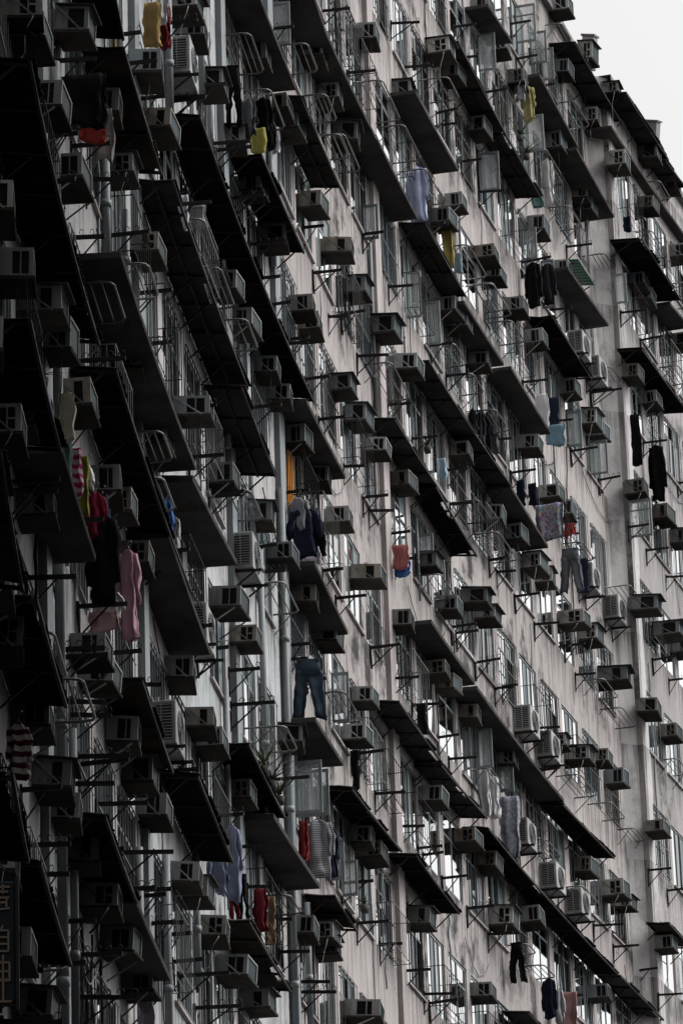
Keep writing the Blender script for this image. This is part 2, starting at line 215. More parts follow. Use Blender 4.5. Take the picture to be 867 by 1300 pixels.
# s, wall offset, z of arm, reach, label
BRACKETS = [
 (36.811, 0.0, 23.975, 0.35, 'closest black laundry bracket below left of the long ochre cloth'),
 (39.095, 0.0, 24.184, 0.35, 'closest black laundry bracket right of the black blanket'),
 (30.829, 0.0, 19.928, 0.356, 'closest black laundry bracket below left of the black blanket'),
 (30.732, 0.0, 19.794, 0.355, 'second closest black laundry bracket below left of the black blanket'),
 (34.257, 0.0, 20.881, 0.489, 'closest black laundry bracket above left of the lilac cloth'),
 (33.057, 0.0, 19.621, 0.361, 'second closest black laundry bracket left of the lilac cloth'),
 (35.945, 0.0, 20.894, 0.529, 'closest black laundry bracket left of the lilac cloth'),
 (38.261, 0.0, 21.112, 0.507, 'closest black laundry bracket below left of the lilac cloth'),
 (39.355, 0.0, 20.876, 0.35, 'closest black laundry bracket below the lilac cloth'),
 (29.316, 0.0, 17.038, 0.35, 'second closest black laundry bracket above the crumpled beige bundle'),
 (27.159, 0.0, 14.419, 0.468, 'closest black laundry bracket above left of the dark red top'),
 (26.98, 0.0, 14.434, 0.504, 'closest black laundry bracket below left of the crumpled beige bundle'),
 (28.553, 0.0, 14.024, 0.501, 'closest black laundry bracket below left of the dark red top'),
 (32.455, 0.0, 17.191, 0.35, 'closest black laundry bracket right of the crumpled beige bundle'),
 (31.136, 0.0, 14.125, 0.52, 'closest black laundry bracket below left of the pink cotton dress'),
 (31.302, 0.0, 14.092, 0.533, 'second closest black laundry bracket below left of the pink cotton dress'),
 (32.295, 0.0, 13.924, 0.394, 'second closest black laundry bracket above right of the broad striped sweater'),
 (32.284, 0.0, 13.776, 0.457, 'closest black laundry bracket above right of the broad striped sweater'),
 (32.841, 0.0, 13.478, 0.58, 'closest black laundry bracket right of the broad striped sweater'),
 (33.003, 0.0, 13.437, 0.56, 'second closest black laundry bracket right of the broad striped sweater'),
 (34.388, 0.0, 13.392, 0.587, 'second closest black laundry bracket above left of the pale lilac shirt'),
 (27.995, 0.0, 11.694, 0.4, 'closest black laundry bracket below right of the broad striped sweater'),
 (28.752, 0.0, 11.364, 0.406, 'closest black laundry bracket below the broad striped sweater'),
 (29.173, 0.0, 11.185, 0.35, 'second closest black laundry bracket below the broad striped sweater'),
 (36.417, 0.0, 13.397, 0.616, 'closest black laundry bracket above left of the maroon cloth'),
 (37.886, 0.0, 13.34, 0.403, 'closest black laundry bracket left of the pale lilac shirt'),
 (37.74, 0.0, 13.222, 0.35, 'second closest black laundry bracket left of the pale lilac shirt'),
 (38.356, 0.0, 13.046, 0.35, 'closest black laundry bracket above the pale cloth at bottom left'),
 (31.517, 0.0, 11.316, 0.35, 'fourth closest black laundry bracket above left of the pale cloth at bottom left'),
 (32.501, 0.0, 11.215, 0.524, 'second closest black laundry bracket above left of the pale cloth at bottom left'),
 (26.154, 0.0, 9.47, 0.393, 'second closest black laundry bracket left of the pale cloth at bottom left'),
 (32.715, 0.0, 10.818, 0.64, 'closest black laundry bracket above left of the pale cloth at bottom left'),
 (26.135, 0.0, 9.011, 0.551, 'closest black laundry bracket left of the pale cloth at bottom left'),
 (52.19, 0.0, 31.579, 0.38, 'closest black laundry bracket above right of the hung black trousers'),
 (44.532, 0.0, 26.956, 0.433, 'closest black laundry bracket above left of the hung black trousers'),
 (41.995, 0.0, 25.512, 0.495, 'closest black laundry bracket left of the hung black trousers'),
 (45.974, 0.0, 26.699, 0.559, 'second closest black laundry bracket left of the dull yellow towel'),
 (46.253, 0.0, 26.715, 0.547, 'closest black laundry bracket left of the dull yellow towel'),
 (47.618, 0.0, 26.55, 0.528, 'closest black laundry bracket below the dull yellow towel'),
 (49.382, 0.0, 26.558, 0.557, 'closest black laundry bracket right of the lilac cloth'),
 (54.846, 0.0, 29.186, 0.355, 'closest black laundry bracket below right of the dull yellow towel'),
 (55.612, 0.0, 28.681, 0.511, 'second closest black laundry bracket below left of the long pale blue shirt'),
 (57.066, 0.0, 28.476, 0.35, 'third closest black laundry bracket below left of the mustard yellow cloth'),
 (51.308, 0.0, 26.344, 0.35, 'second closest black laundry bracket below right of the lilac cloth'),
 (53.008, 0.0, 26.437, 0.358, 'third closest black laundry bracket below right of the lilac cloth'),
 (52.84, 0.0, 26.299, 0.35, 'third closest black laundry bracket above the orange window'),
 (54.583, 0.0, 26.356, 0.416, 'second closest black laundry bracket above the orange window'),
 (49.165, 0.0, 23.79, 0.471, 'closest black laundry bracket above the orange window'),
 (44.834, 0.0, 20.848, 0.504, 'closest black laundry bracket above right of the bright blue shirt'),
 (51.881, 0.0, 23.395, 0.458, 'closest black laundry bracket below the orange window'),
 (55.754, 0.0, 26.094, 0.472, 'closest black laundry bracket above right of the orange window'),
 (55.681, 0.0, 23.404, 0.356, 'closest black laundry bracket below right of the light grey sweatshirt'),
 (49.626, 0.0, 21.329, 0.393, 'second closest black laundry bracket below left of the light grey sweatshirt'),
 (46.344, 0.0, 18.741, 0.453, 'second closest black laundry bracket left of the hanging denim jeans'),
 (46.457, 0.0, 18.271, 0.651, 'closest black laundry bracket left of the hanging denim jeans'),
 (51.952, 0.0, 20.917, 0.39, 'second closest black laundry bracket above the hanging denim jeans'),
 (51.865, 0.0, 20.662, 0.35, 'closest black laundry bracket above the hanging denim jeans'),
 (45.013, 0.0, 16.249, 0.369, 'closest black laundry bracket below left of the spiky plants'),
 (39.333, 0.0, 13.317, 0.35, 'closest black laundry bracket below left of the pale lilac shirt'),
 (39.852, 0.0, 13.291, 0.35, 'closest black laundry bracket left of the maroon cloth'),
 (40.717, 0.0, 13.17, 0.387, 'closest black laundry bracket above right of the pale cloth at bottom left'),
 (41.129, 0.0, 13.088, 0.665, 'closest black laundry bracket below left of the maroon cloth'),
 (42.479, 0.0, 12.999, 0.629, 'closest black laundry bracket right of the pale cloth at bottom left'),
 (46.619, 0.0, 16.252, 0.35, 'closest black laundry bracket above right of the pale lilac shirt'),
 (47.641, 0.0, 15.951, 0.356, 'closest black laundry bracket above the maroon cloth'),
 (49.538, 0.0, 15.967, 0.35, 'closest black laundry bracket right of the maroon cloth'),
 (50.384, 0.0, 15.685, 0.474, 'closest black laundry bracket below right of the maroon cloth'),
 (52.004, 0.0, 15.621, 0.516, 'second closest black laundry bracket below right of the maroon cloth'),
 (52.26, 0.0, 15.527, 0.563, 'third closest black laundry bracket below right of the maroon cloth'),
 (64.354, 0.0, 37.556, 0.574, 'third closest black laundry bracket above left of the small yellow shirt'),
 (59.772, 0.0, 34.358, 0.535, 'closest black laundry bracket above right of the dull yellow towel'),
 (70.387, 0.0, 40.336, 0.493, 'second closest black laundry bracket above left of the small yellow shirt'),
 (68.853, 0.0, 37.4, 0.35, 'second closest black laundry bracket above right of the long pale blue shirt'),
 (70.582, 0.0, 37.344, 0.446, 'closest black laundry bracket above right of the long pale blue shirt'),
 (72.065, 0.0, 37.287, 0.56, 'closest black laundry bracket left of the small teal cloth'),
 (68.312, 0.0, 37.421, 0.476, 'closest black laundry bracket above the long pale blue shirt'),
 (58.321, 0.0, 29.018, 0.46, 'second closest black laundry bracket below left of the mustard yellow cloth'),
 (59.788, 0.0, 28.817, 0.576, 'closest black laundry bracket above left of the row of black tops'),
 (62.656, 0.0, 28.978, 0.467, 'second closest black laundry bracket left of the row of black tops'),
 (68.207, 0.0, 31.669, 0.465, 'closest black laundry bracket above the row of black tops'),
 (66.839, 0.0, 31.775, 0.458, 'closest black laundry bracket below the mustard yellow cloth'),
 (58.114, 0.0, 26.119, 0.383, 'closest black laundry bracket right of the orange window'),
 (59.895, 0.0, 26.19, 0.463, 'closest black laundry bracket left of the small pale blue rag'),
 (60.438, 0.0, 26.132, 0.448, 'closest black laundry bracket below left of the small pale blue rag'),
 (62.1, 0.0, 26.264, 0.44, 'closest black laundry bracket above the salmon pink towel'),
 (64.814, 0.0, 29.101, 0.518, 'closest black laundry bracket above left of the small pale blue rag'),
 (67.931, 0.0, 29.578, 0.439, 'closest black laundry bracket right of the small pale blue rag'),
 (68.075, 0.0, 28.922, 0.459, 'closest black laundry bracket below right of the small pale blue rag'),
 (72.119, 0.0, 28.856, 0.417, 'closest black laundry bracket left of the spread grey trousers'),
 (71.433, 0.0, 28.881, 0.373, 'closest black laundry bracket below left of the round floral sheet'),
 (60.065, 0.0, 23.462, 0.546, 'closest black laundry bracket above left of the black rag'),
 (61.975, 0.0, 23.496, 0.524, 'second closest black laundry bracket above the black rag'),
 (63.852, 0.0, 23.569, 0.537, 'closest black laundry bracket above the black rag'),
 (66.113, 0.0, 23.607, 0.438, 'closest black laundry bracket below right of the black rag'),
 (57.861, 0.0, 20.896, 0.575, 'closest black laundry bracket above right of the narrow black cloth'),
 (60.055, 0.0, 20.832, 0.557, 'closest black laundry bracket below right of the narrow black cloth'),
 (67.696, 0.0, 26.28, 0.511, 'closest black laundry bracket below right of the salmon pink towel'),
 (68.128, 0.0, 26.299, 0.454, 'second closest black laundry bracket above right of the black rag'),
 (69.737, 0.0, 26.188, 0.542, 'closest black laundry bracket above right of the black rag'),
 (71.452, 0.0, 26.179, 0.397, 'closest black laundry bracket right of the black rag'),
 (62.311, 0.0, 20.866, 0.448, 'closest black laundry bracket right of the thin striped grey shirt'),
 (63.899, 0.0, 20.886, 0.458, 'closest black laundry bracket below left of the pair of white blankets'),
 (64.332, 0.0, 20.873, 0.405, 'closest black laundry bracket left of the long patterned blanket'),
 (65.963, 0.0, 20.858, 0.507, 'closest black laundry bracket below left of the long patterned blanket'),
 (60.029, 0.0, 18.172, 0.395, 'third closest black laundry bracket below right of the thin striped grey shirt'),
 (62.001, 0.0, 18.178, 0.512, 'second closest black laundry bracket left of the low black trousers'),
 (63.935, 0.0, 18.215, 0.561, 'closest black laundry bracket left of the low black trousers'),
 (64.354, 0.0, 18.14, 0.546, 'closest black laundry bracket below left of the low black trousers'),
 (68.072, 0.0, 20.812, 0.559, 'closest black laundry bracket below the long patterned blanket'),
 (69.838, 0.0, 20.739, 0.519, 'closest black laundry bracket above left of the low black trousers'),
 (56.492, 0.0, 18.321, 0.541, 'closest black laundry bracket below right of the thin striped grey shirt'),
 (57.9, 0.0, 18.009, 0.567, 'second closest black laundry bracket below right of the thin striped grey shirt'),
 (75.893, 0.0, 42.999, 0.48, 'second closest black laundry bracket above the small yellow shirt'),
 (78.795, 0.0, 40.29, 0.35, 'closest black laundry bracket above right of the small teal cloth'),
 (75.817, 0.0, 37.193, 0.693, 'closest black laundry bracket above the black jacket'),
 (83.777, 0.45, 39.061, 0.675, 'closest black laundry bracket below the tiny navy bundle'),
 (85.819, 0.45, 39.14, 0.59, 'closest black laundry bracket above the narrow black scarf'),
 (82.107, 0.0, 36.481, 0.755, 'closest black laundry bracket above left of the narrow black scarf'),
 (75.348, 0.0, 34.219, 0.572, 'closest black laundry bracket above the white towel'),
 (79.728, 0.0, 34.198, 0.642, 'closest black laundry bracket left of the narrow black scarf'),
 (73.623, 0.0, 28.814, 0.551, 'closest black laundry bracket below left of the spread grey trousers'),
 (83.309, 0.45, 33.531, 0.518, 'closest black laundry bracket below the long black coat'),
 (85.121, 0.45, 33.563, 0.575, 'closest black laundry bracket right of the spread grey trousers'),
 (87.13, 0.45, 33.556, 0.425, 'closest black laundry bracket below right of the round floral sheet'),
 (85.483, 0.45, 36.385, 0.607, 'closest black laundry bracket right of the narrow black scarf'),
 (73.795, 0.0, 31.599, 0.558, 'closest black laundry bracket above the pair of navy rags'),
 (75.366, 0.0, 28.754, 0.56, 'second closest black laundry bracket below left of the spread grey trousers'),
 (79.063, 0.0, 28.753, 0.469, 'second closest black laundry bracket below the spread grey trousers'),
 (72.143, 0.0, 26.417, 0.35, 'second closest black laundry bracket right of the black rag'),
 (75.261, 0.0, 25.527, 0.446, 'closest black laundry bracket right of the pair of white blankets'),
 (85.077, 0.45, 30.855, 0.569, 'closest black laundry bracket below right of the spread grey trousers'),
 (86.77, 0.45, 30.866, 0.35, 'second closest black laundry bracket below right of the spread grey trousers'),
 (79.541, 0.0, 23.249, 0.681, 'closest black laundry bracket above right of the low black trousers'),
 (81.39, 0.0, 23.215, 0.603, 'closest black laundry bracket above right of the low navy coat'),
 (83.471, 0.0, 23.154, 0.524, 'second closest black laundry bracket right of the low navy coat'),
 (85.238, 0.45, 25.382, 0.382, 'second closest black laundry bracket right of the long patterned blanket'),
 (83.354, 0.45, 25.388, 0.549, 'closest black laundry bracket right of the long patterned blanket'),
 (83.653, 0.45, 22.601, 0.577, 'third closest black laundry bracket right of the low navy coat'),
 (26.174, 0.0, 15.488, 0.427, 'closest black laundry bracket above left of the crumpled beige bundle'),
 (26.373, 0.0, 18.158, 0.43, 'closest black laundry bracket left of the black blanket'),
 (29.021, 0.0, 10.239, 0.521, 'third closest black laundry bracket above left of the pale cloth at bottom left'),
 (28.035, 0.0, 17.986, 0.595, 'third closest black laundry bracket below left of the black blanket'),
 (31.681, 0.0, 12.835, 0.536, 'second closest black laundry bracket below right of the broad striped sweater'),
 (31.042, 0.0, 15.508, 0.533, 'closest black laundry bracket left of the dark red top'),
 (31.242, 0.0, 20.935, 0.496, 'closest black laundry bracket above left of the black blanket'),
 (33.602, 0.0, 12.623, 0.426, 'fourth closest black laundry bracket below right of the broad striped sweater'),
 (33.012, 0.0, 15.23, 0.553, 'closest black laundry bracket left of the pink cotton dress'),
 (32.766, 0.0, 18.004, 0.609, 'closest black laundry bracket above the crumpled beige bundle'),
 (32.912, 0.0, 20.68, 0.46, 'closest black laundry bracket below the black blanket'),
 (35.177, 0.0, 12.615, 0.566, 'fourth closest black laundry bracket left of the pale lilac shirt'),
 (34.96, 0.0, 15.32, 0.481, 'closest black laundry bracket below the pink cotton dress'),
 (36.671, 0.0, 15.507, 0.481, 'second closest black laundry bracket below the pink cotton dress'),
 (36.461, 0.0, 23.396, 0.592, 'closest black laundry bracket above right of the black blanket'),
 (39.819, 0.0, 15.353, 0.501, 'closest black laundry bracket left of the spiky plants'),
 (39.905, 0.0, 18.26, 0.446, 'closest black laundry bracket below the bright blue shirt'),
 (41.683, 0.0, 17.846, 0.466, 'closest black laundry bracket below right of the pink cotton dress'),
 (41.757, 0.0, 20.953, 0.571, 'closest black laundry bracket above the bright blue shirt'),
 (41.338, 0.0, 23.671, 0.618, 'closest black laundry bracket above the lilac cloth'),
 (41.114, 0.0, 26.252, 0.527, 'closest black laundry bracket right of the long ochre cloth'),
 (43.363, 0.0, 18.07, 0.455, 'second closest black laundry bracket below right of the pink cotton dress'),
 (43.006, 0.0, 20.701, 0.493, 'second closest black laundry bracket above right of the bright blue shirt'),
 (47.626, 0.0, 20.995, 0.573, 'closest black laundry bracket below left of the light grey sweatshirt'),
 (49.833, 0.0, 18.151, 0.618, 'closest black laundry bracket above right of the spiky plants'),
 (49.636, 0.0, 26.083, 0.436, 'closest black laundry bracket below right of the lilac cloth'),
 (53.217, 0.0, 18.057, 0.454, 'closest black laundry bracket below right of the spiky plants'),
 (53.057, 0.0, 20.719, 0.439, 'closest black laundry bracket above right of the hanging denim jeans'),
 (56.85, 0.0, 23.312, 0.528, 'closest black laundry bracket below left of the salmon pink towel'),
 (57.196, 0.0, 34.344, 0.559, 'second closest black laundry bracket above right of the hung black trousers'),
 (60.752, 0.0, 31.578, 0.421, 'closest black laundry bracket below left of the long pale blue shirt'),
 (62.789, 0.0, 26.008, 0.433, 'closest black laundry bracket right of the salmon pink towel'),
 (63.135, 0.0, 31.518, 0.482, 'closest black laundry bracket below left of the mustard yellow cloth'),
 (65.381, 0.0, 37.093, 0.61, 'second closest black laundry bracket above the long pale blue shirt'),
 (66.997, 0.0, 23.443, 0.546, 'closest black laundry bracket above left of the pair of white blankets'),
 (66.516, 0.0, 34.131, 0.544, 'closest black laundry bracket above left of the mustard yellow cloth'),
 (70.696, 0.0, 39.774, 0.431, 'closest black laundry bracket above left of the small yellow shirt'),
 (72.099, 0.0, 31.717, 0.455, 'closest black laundry bracket below right of the row of black tops'),
 (72.656, 0.0, 39.84, 0.615, 'closest black laundry bracket left of the small yellow shirt'),
 (74.809, 0.0, 26.313, 0.574, 'closest black laundry bracket above right of the pair of white blankets'),
 (75.753, 0.0, 20.828, 0.57, 'closest black laundry bracket right of the low navy coat'),
 (76.459, 0.0, 26.344, 0.568, 'second closest black laundry bracket above right of the pair of white blankets'),
 (76.602, 0.0, 31.547, 0.535, 'closest black laundry bracket above right of the round floral sheet'),
 (76.275, 0.0, 42.312, 0.523, 'closest black laundry bracket above the small yellow shirt'),
 (78.132, 0.0, 29.121, 0.471, 'closest black laundry bracket below the spread grey trousers'),
 (78.153, 0.0, 34.346, 0.464, 'closest black laundry bracket right of the white towel'),
 (78.337, 0.0, 37.069, 0.532, 'closest black laundry bracket below right of the black jacket'),
 (78.129, 0.0, 42.459, 0.465, 'closest black laundry bracket above right of the small yellow shirt'),
 (80.421, 0.0, 39.451, 0.618, 'closest black laundry bracket above right of the small green canopy'),
 (82.451, 0.0, 34.453, 0.538, 'closest black laundry bracket left of the long black coat'),
 (88.978, 0.45, 36.575, 0.557, 'closest black laundry bracket right of the long black coat'),
]
# s, wall offset, z, reach, length, label
FRAMES = [
 (33.423, 0.0, 19.197, 0.4, 1.149, 'closest metal tube rack above the crumpled beige bundle'),
 (37.751, 0.0, 19.038, 0.4, 0.999, 'closest metal tube rack above the bright blue shirt'),
 (47.012, 0.0, 28.931, 0.454, 1.359, 'closest metal tube rack above the hung black trousers'),
 (49.174, 0.0, 29.026, 0.422, 1.462, 'closest metal tube rack above the dull yellow towel'),
 (52.955, 0.0, 31.625, 0.467, 1.088, 'closest metal tube rack above right of the hung black trousers'),
 (55.229, 0.0, 31.766, 0.4, 1.084, 'closest metal tube rack above right of the dull yellow towel'),
 (56.57, 0.0, 31.629, 0.4, 0.988, 'closest metal tube rack right of the dull yellow towel'),
 (42.12, 0.0, 23.774, 0.4, 1.505, 'closest metal tube rack below right of the lilac cloth'),
 (43.705, 0.0, 23.725, 0.4, 1.419, 'second closest metal tube rack below right of the lilac cloth'),
 (49.339, 0.0, 21.026, 0.4, 1.432, 'closest metal tube rack below the light grey sweatshirt'),
 (46.175, 0.0, 21.335, 0.4, 1.204, 'closest metal tube rack below left of the orange window'),
 (49.065, 0.0, 16.158, 0.4, 1.032, 'closest metal tube rack right of the maroon cloth'),
 (60.343, 0.0, 34.397, 0.558, 1.756, 'third closest metal tube rack above left of the long pale blue shirt'),
 (62.385, 0.0, 34.415, 0.572, 1.613, 'second closest metal tube rack above the long pale blue shirt'),
 (64.566, 0.0, 34.472, 0.549, 1.663, 'closest metal tube rack above the long pale blue shirt'),
 (66.823, 0.0, 37.445, 0.611, 1.043, 'closest metal tube rack left of the small yellow shirt'),
 (57.019, 0.0, 31.833, 0.4, 1.572, 'closest metal tube rack above left of the long pale blue shirt'),
 (68.43, 0.0, 34.495, 0.533, 1.721, 'closest metal tube rack below right of the mustard yellow cloth'),
 (70.43, 0.0, 34.451, 0.565, 1.773, 'second closest metal tube rack left of the black jacket'),
 (60.449, 0.0, 28.886, 0.509, 1.823, 'closest metal tube rack above left of the row of black tops'),
 (67.303, 0.0, 31.944, 0.4, 1.162, 'closest metal tube rack below the mustard yellow cloth'),
 (68.294, 0.0, 31.674, 0.526, 1.075, 'closest metal tube rack above the row of black tops'),
 (70.547, 0.0, 34.524, 0.541, 1.494, 'closest metal tube rack left of the black jacket'),
 (72.209, 0.0, 34.337, 0.542, 1.237, 'closest metal tube rack below left of the black jacket'),
 (70.229, 0.0, 31.625, 0.554, 1.247, 'closest metal tube rack right of the row of black tops'),
 (68.261, 0.0, 28.999, 0.54, 1.246, 'closest metal tube rack below right of the small pale blue rag'),
 (70.063, 0.0, 28.948, 0.53, 1.77, 'closest metal tube rack below left of the pair of navy rags'),
 (64.961, 0.0, 26.399, 0.418, 1.431, 'closest metal tube rack below right of the salmon pink towel'),
 (55.085, 0.0, 21.092, 0.4, 1.607, 'closest metal tube rack below right of the hanging denim jeans'),
 (68.925, 0.0, 23.745, 0.4, 1.481, 'closest metal tube rack above the pair of white blankets'),
 (80.064, 0.0, 42.889, 0.475, 1.469, 'closest metal tube rack right of the small yellow shirt'),
 (79.468, 0.0, 44.618, 0.4, 0.977, 'closest metal tube rack above right of the small yellow shirt'),
 (87.311, 0.45, 43.881, 0.405, 1.155, 'closest metal tube rack above right of the tiny navy bundle'),
 (77.11, 0.0, 40.404, 0.4, 1.496, 'closest metal tube rack above the small teal cloth'),
 (82.729, 0.0, 40.15, 0.4, 1.541, 'closest metal tube rack right of the small green canopy'),
 (86.07, 0.45, 42.037, 0.4, 1.7, 'closest metal tube rack below right of the tiny navy bundle'),
 (82.791, 0.0, 37.302, 0.4, 1.216, 'closest metal tube rack above the narrow black scarf'),
 (87.852, 0.45, 39.175, 0.451, 1.216, 'closest metal tube rack above right of the narrow black scarf'),
 (78.545, 0.0, 31.584, 0.427, 1.23, 'closest metal tube rack above the spread grey trousers'),
 (79.817, 0.0, 28.822, 0.472, 1.444, 'closest metal tube rack below the spread grey trousers'),
 (81.364, 0.0, 28.605, 0.502, 1.491, 'closest metal tube rack above right of the pair of white blankets'),
 (76.728, 0.0, 25.777, 0.518, 1.669, 'closest metal tube rack above right of the long patterned blanket'),
 (79.667, 0.0, 25.957, 0.533, 1.334, 'closest metal tube rack right of the long patterned blanket'),
 (82.474, 0.0, 26.128, 0.4, 1.053, 'closest metal tube rack above right of the low navy coat'),
 (73.728, 0.0, 23.595, 0.4, 1.41, 'closest metal tube rack below right of the long patterned blanket'),
 (71.617, 0.0, 20.917, 0.4, 0.772, 'closest metal tube rack above right of the low black trousers'),
 (72.983, 0.0, 20.813, 0.4, 1.049, 'closest metal tube rack right of the low black trousers'),
 (26.932, 0.0, 9.99, 0.426, 1.315, 'closest metal tube rack above left of the pale cloth at bottom left'),
 (26.227, 0.0, 12.654, 0.498, 1.34, 'closest metal tube rack below left of the pink cotton dress'),
 (28.227, 0.0, 12.834, 0.586, 1.322, 'closest metal tube rack above the broad striped sweater'),
 (37.278, 0.0, 18.257, 0.462, 1.147, 'closest metal tube rack above left of the bright blue shirt'),
 (36.256, 0.0, 20.626, 0.453, 1.052, 'closest metal tube rack below left of the lilac cloth'),
 (45.242, 0.0, 23.571, 0.543, 1.145, 'closest metal tube rack below the lilac cloth'),
 (47.674, 0.0, 18.27, 0.602, 1.194, 'closest metal tube rack above the spiky plants'),
 (76.493, 0.0, 23.299, 0.512, 1.495, 'second closest metal tube rack above right of the low black trousers'),
 (78.653, 0.0, 39.655, 0.528, 1.297, 'closest metal tube rack below right of the small teal cloth'),
 (82.494, 0.0, 31.834, 0.6, 1.171, 'closest metal tube rack below right of the spread grey trousers'),
 (85.108, 0.45, 28.418, 0.454, 1.299, 'second closest metal tube rack below right of the spread grey trousers'),
 (88.652, 0.45, 41.666, 0.563, 1.589, 'second closest metal tube rack below right of the tiny navy bundle'),
]
# kind, s0, s1, offset, z0, z1 of outer edge, reach, drop, label
CANOPIES = [
 ('b', 23.836, 30.921, 0.0, 17.318, 17.441, 0.55, 0.05, 'closest black metal canopy below the black blanket'),
 ('b', 32.332, 33.761, 0.0, 22.702, 22.402, 0.55, 0.05, 'closest black metal canopy above left of the long ochre cloth'),
 ('n', 33.76, 37.229, 0.0, 22.282, 22.246, 0.55, 0.05, 'closest brown metal canopy right of the black blanket'),
 ('b', 41.093, 52.083, 0.0, 24.835, 24.969, 0.55, 0.05, 'closest black metal canopy below right of the lilac cloth'),
 ('b', 47.372, 51.571, 0.0, 27.114, 27.301, 0.55, 0.05, 'closest black metal canopy below the dull yellow towel'),
 ('f', 51.747, 55.65, 0.0, 30.101, 30.211, 0.55, 0.05, 'closest framed dark canopy right of the dull yellow towel'),
 ('f', 38.295, 45.336, 0.0, 22.639, 22.576, 0.55, 0.05, 'closest framed dark canopy below the lilac cloth'),
 ('f', 44.509, 47.752, 0.0, 22.263, 22.131, 0.575, 0.05, 'closest framed dark canopy above left of the orange window'),
 ('b', 23.616, 26.901, 0.0, 14.701, 14.701, 0.55, 0.05, 'closest black metal canopy above left of the crumpled beige bundle'),
 ('b', 32.548, 39.29, 0.0, 17.797, 17.497, 0.55, 0.05, 'closest black metal canopy above left of the bright blue shirt'),
 ('b', 24.1, 27.216, 0.0, 12.278, 12.271, 0.55, 0.05, 'closest black metal canopy above the broad striped sweater'),
 ('n', 19.977, 22.576, 0.0, 12.076, 11.834, 0.55, 0.05, 'closest brown metal canopy left of the dark red top'),
 ('n', 34.531, 37.219, 0.0, 14.844, 14.562, 0.55, 0.05, 'closest brown metal canopy right of the broad striped sweater'),
 ('b', 39.565, 42.686, 0.0, 15.199, 14.953, 0.55, 0.05, 'closest black metal canopy above left of the pale lilac shirt'),
 ('b', 44.506, 47.924, 0.0, 17.079, 17.01, 0.55, 0.05, 'closest black metal canopy above left of the spiky plants'),
 ('b', 30.933, 33.773, 0.0, 12.248, 12.092, 0.55, 0.05, 'closest black metal canopy left of the pale lilac shirt'),
 ('b', 24.312, 27.433, 0.0, 9.963, 9.835, 0.55, 0.05, 'closest black metal canopy above left of the pale cloth at bottom left'),
 ('b', 21.236, 23.003, 0.0, 9.83, 9.61, 0.55, 0.05, 'closest black metal canopy below the broad striped sweater'),
 ('n', 44.152, 47.994, 0.0, 14.531, 14.508, 0.55, 0.05, 'closest brown metal canopy below the maroon cloth'),
 ('n', 52.75, 54.775, 0.0, 17.095, 17.069, 0.55, 0.05, 'closest brown metal canopy below the thin striped grey shirt'),
 ('b', 54.774, 59.575, 0.0, 19.381, 19.645, 0.55, 0.05, 'closest black metal canopy below the narrow black cloth'),
 ('b', 60.974, 64.915, 0.0, 19.946, 19.895, 0.55, 0.05, 'closest black metal canopy below left of the long patterned blanket'),
 ('c', 59.82, 63.863, 0.0, 22.37, 22.442, 0.55, 0.05, 'closest corrugated grey canopy below left of the black rag'),
 ('c', 63.775, 67.846, 0.0, 22.358, 22.472, 0.55, 0.05, 'closest corrugated grey canopy left of the pair of white blankets'),
 ('b', 74.894, 79.606, 0.0, 24.642, 24.714, 0.561, 0.05, 'closest black metal canopy right of the long patterned blanket'),
 ('b', 67.947, 79.417, 0.0, 22.283, 22.102, 0.55, 0.05, 'closest black metal canopy above the low black trousers'),
 ('c', 79.643, 83.803, 0.0, 22.119, 22.065, 0.55, 0.05, 'closest corrugated grey canopy right of the low navy coat'),
 ('c', 70.794, 73.044, 0.0, 19.376, 19.304, 0.55, 0.05, 'closest corrugated grey canopy below left of the low navy coat'),
 ('c', 60.506, 64.717, 0.0, 27.836, 27.985, 0.55, 0.05, 'closest corrugated grey canopy above left of the small pale blue rag'),
 ('b', 64.346, 67.975, 0.0, 27.917, 27.766, 0.55, 0.05, 'closest black metal canopy below the small pale blue rag'),
 ('c', 64.158, 71.638, 0.0, 30.368, 30.46, 0.55, 0.05, 'closest corrugated grey canopy left of the row of black tops'),
 ('b', 75.933, 79.622, 0.0, 35.905, 35.819, 0.632, 0.05, 'closest black metal canopy above the white towel'),
 ('b', 83.159, 88.006, 0.45, 37.824, 37.988, 0.635, 0.05, 'closest black metal canopy above the narrow black scarf'),
 ('b', 83.055, 87.181, 0.45, 40.548, 40.602, 0.812, 0.05, 'closest black metal canopy below right of the tiny navy bundle'),
 ('c', 79.742, 84.399, 0.0, 44.24, 44.272, 0.632, 0.05, 'closest corrugated grey canopy right of the small yellow shirt'),
 ('f', 64.332, 68.023, 0.0, 33.274, 33.23, 0.55, 0.05, 'closest framed dark canopy below left of the mustard yellow cloth'),
 ('f', 68.191, 75.599, 0.0, 38.876, 38.576, 0.59, 0.05, 'closest framed dark canopy left of the small yellow shirt'),
 ('c', 83.492, 87.953, 0.45, 44.557, 44.713, 0.55, 0.05, 'closest corrugated grey canopy left of the tilted roof duct'),
 ('c', 87.583, 89.757, 0.45, 44.533, 44.719, 0.55, 0.05, 'closest corrugated grey canopy below the tilted roof duct'),
 ('n', 82.789, 85.173, 0.45, 23.985, 23.971, 0.55, 0.05, 'closest brown metal canopy above right of the low navy coat'),
]
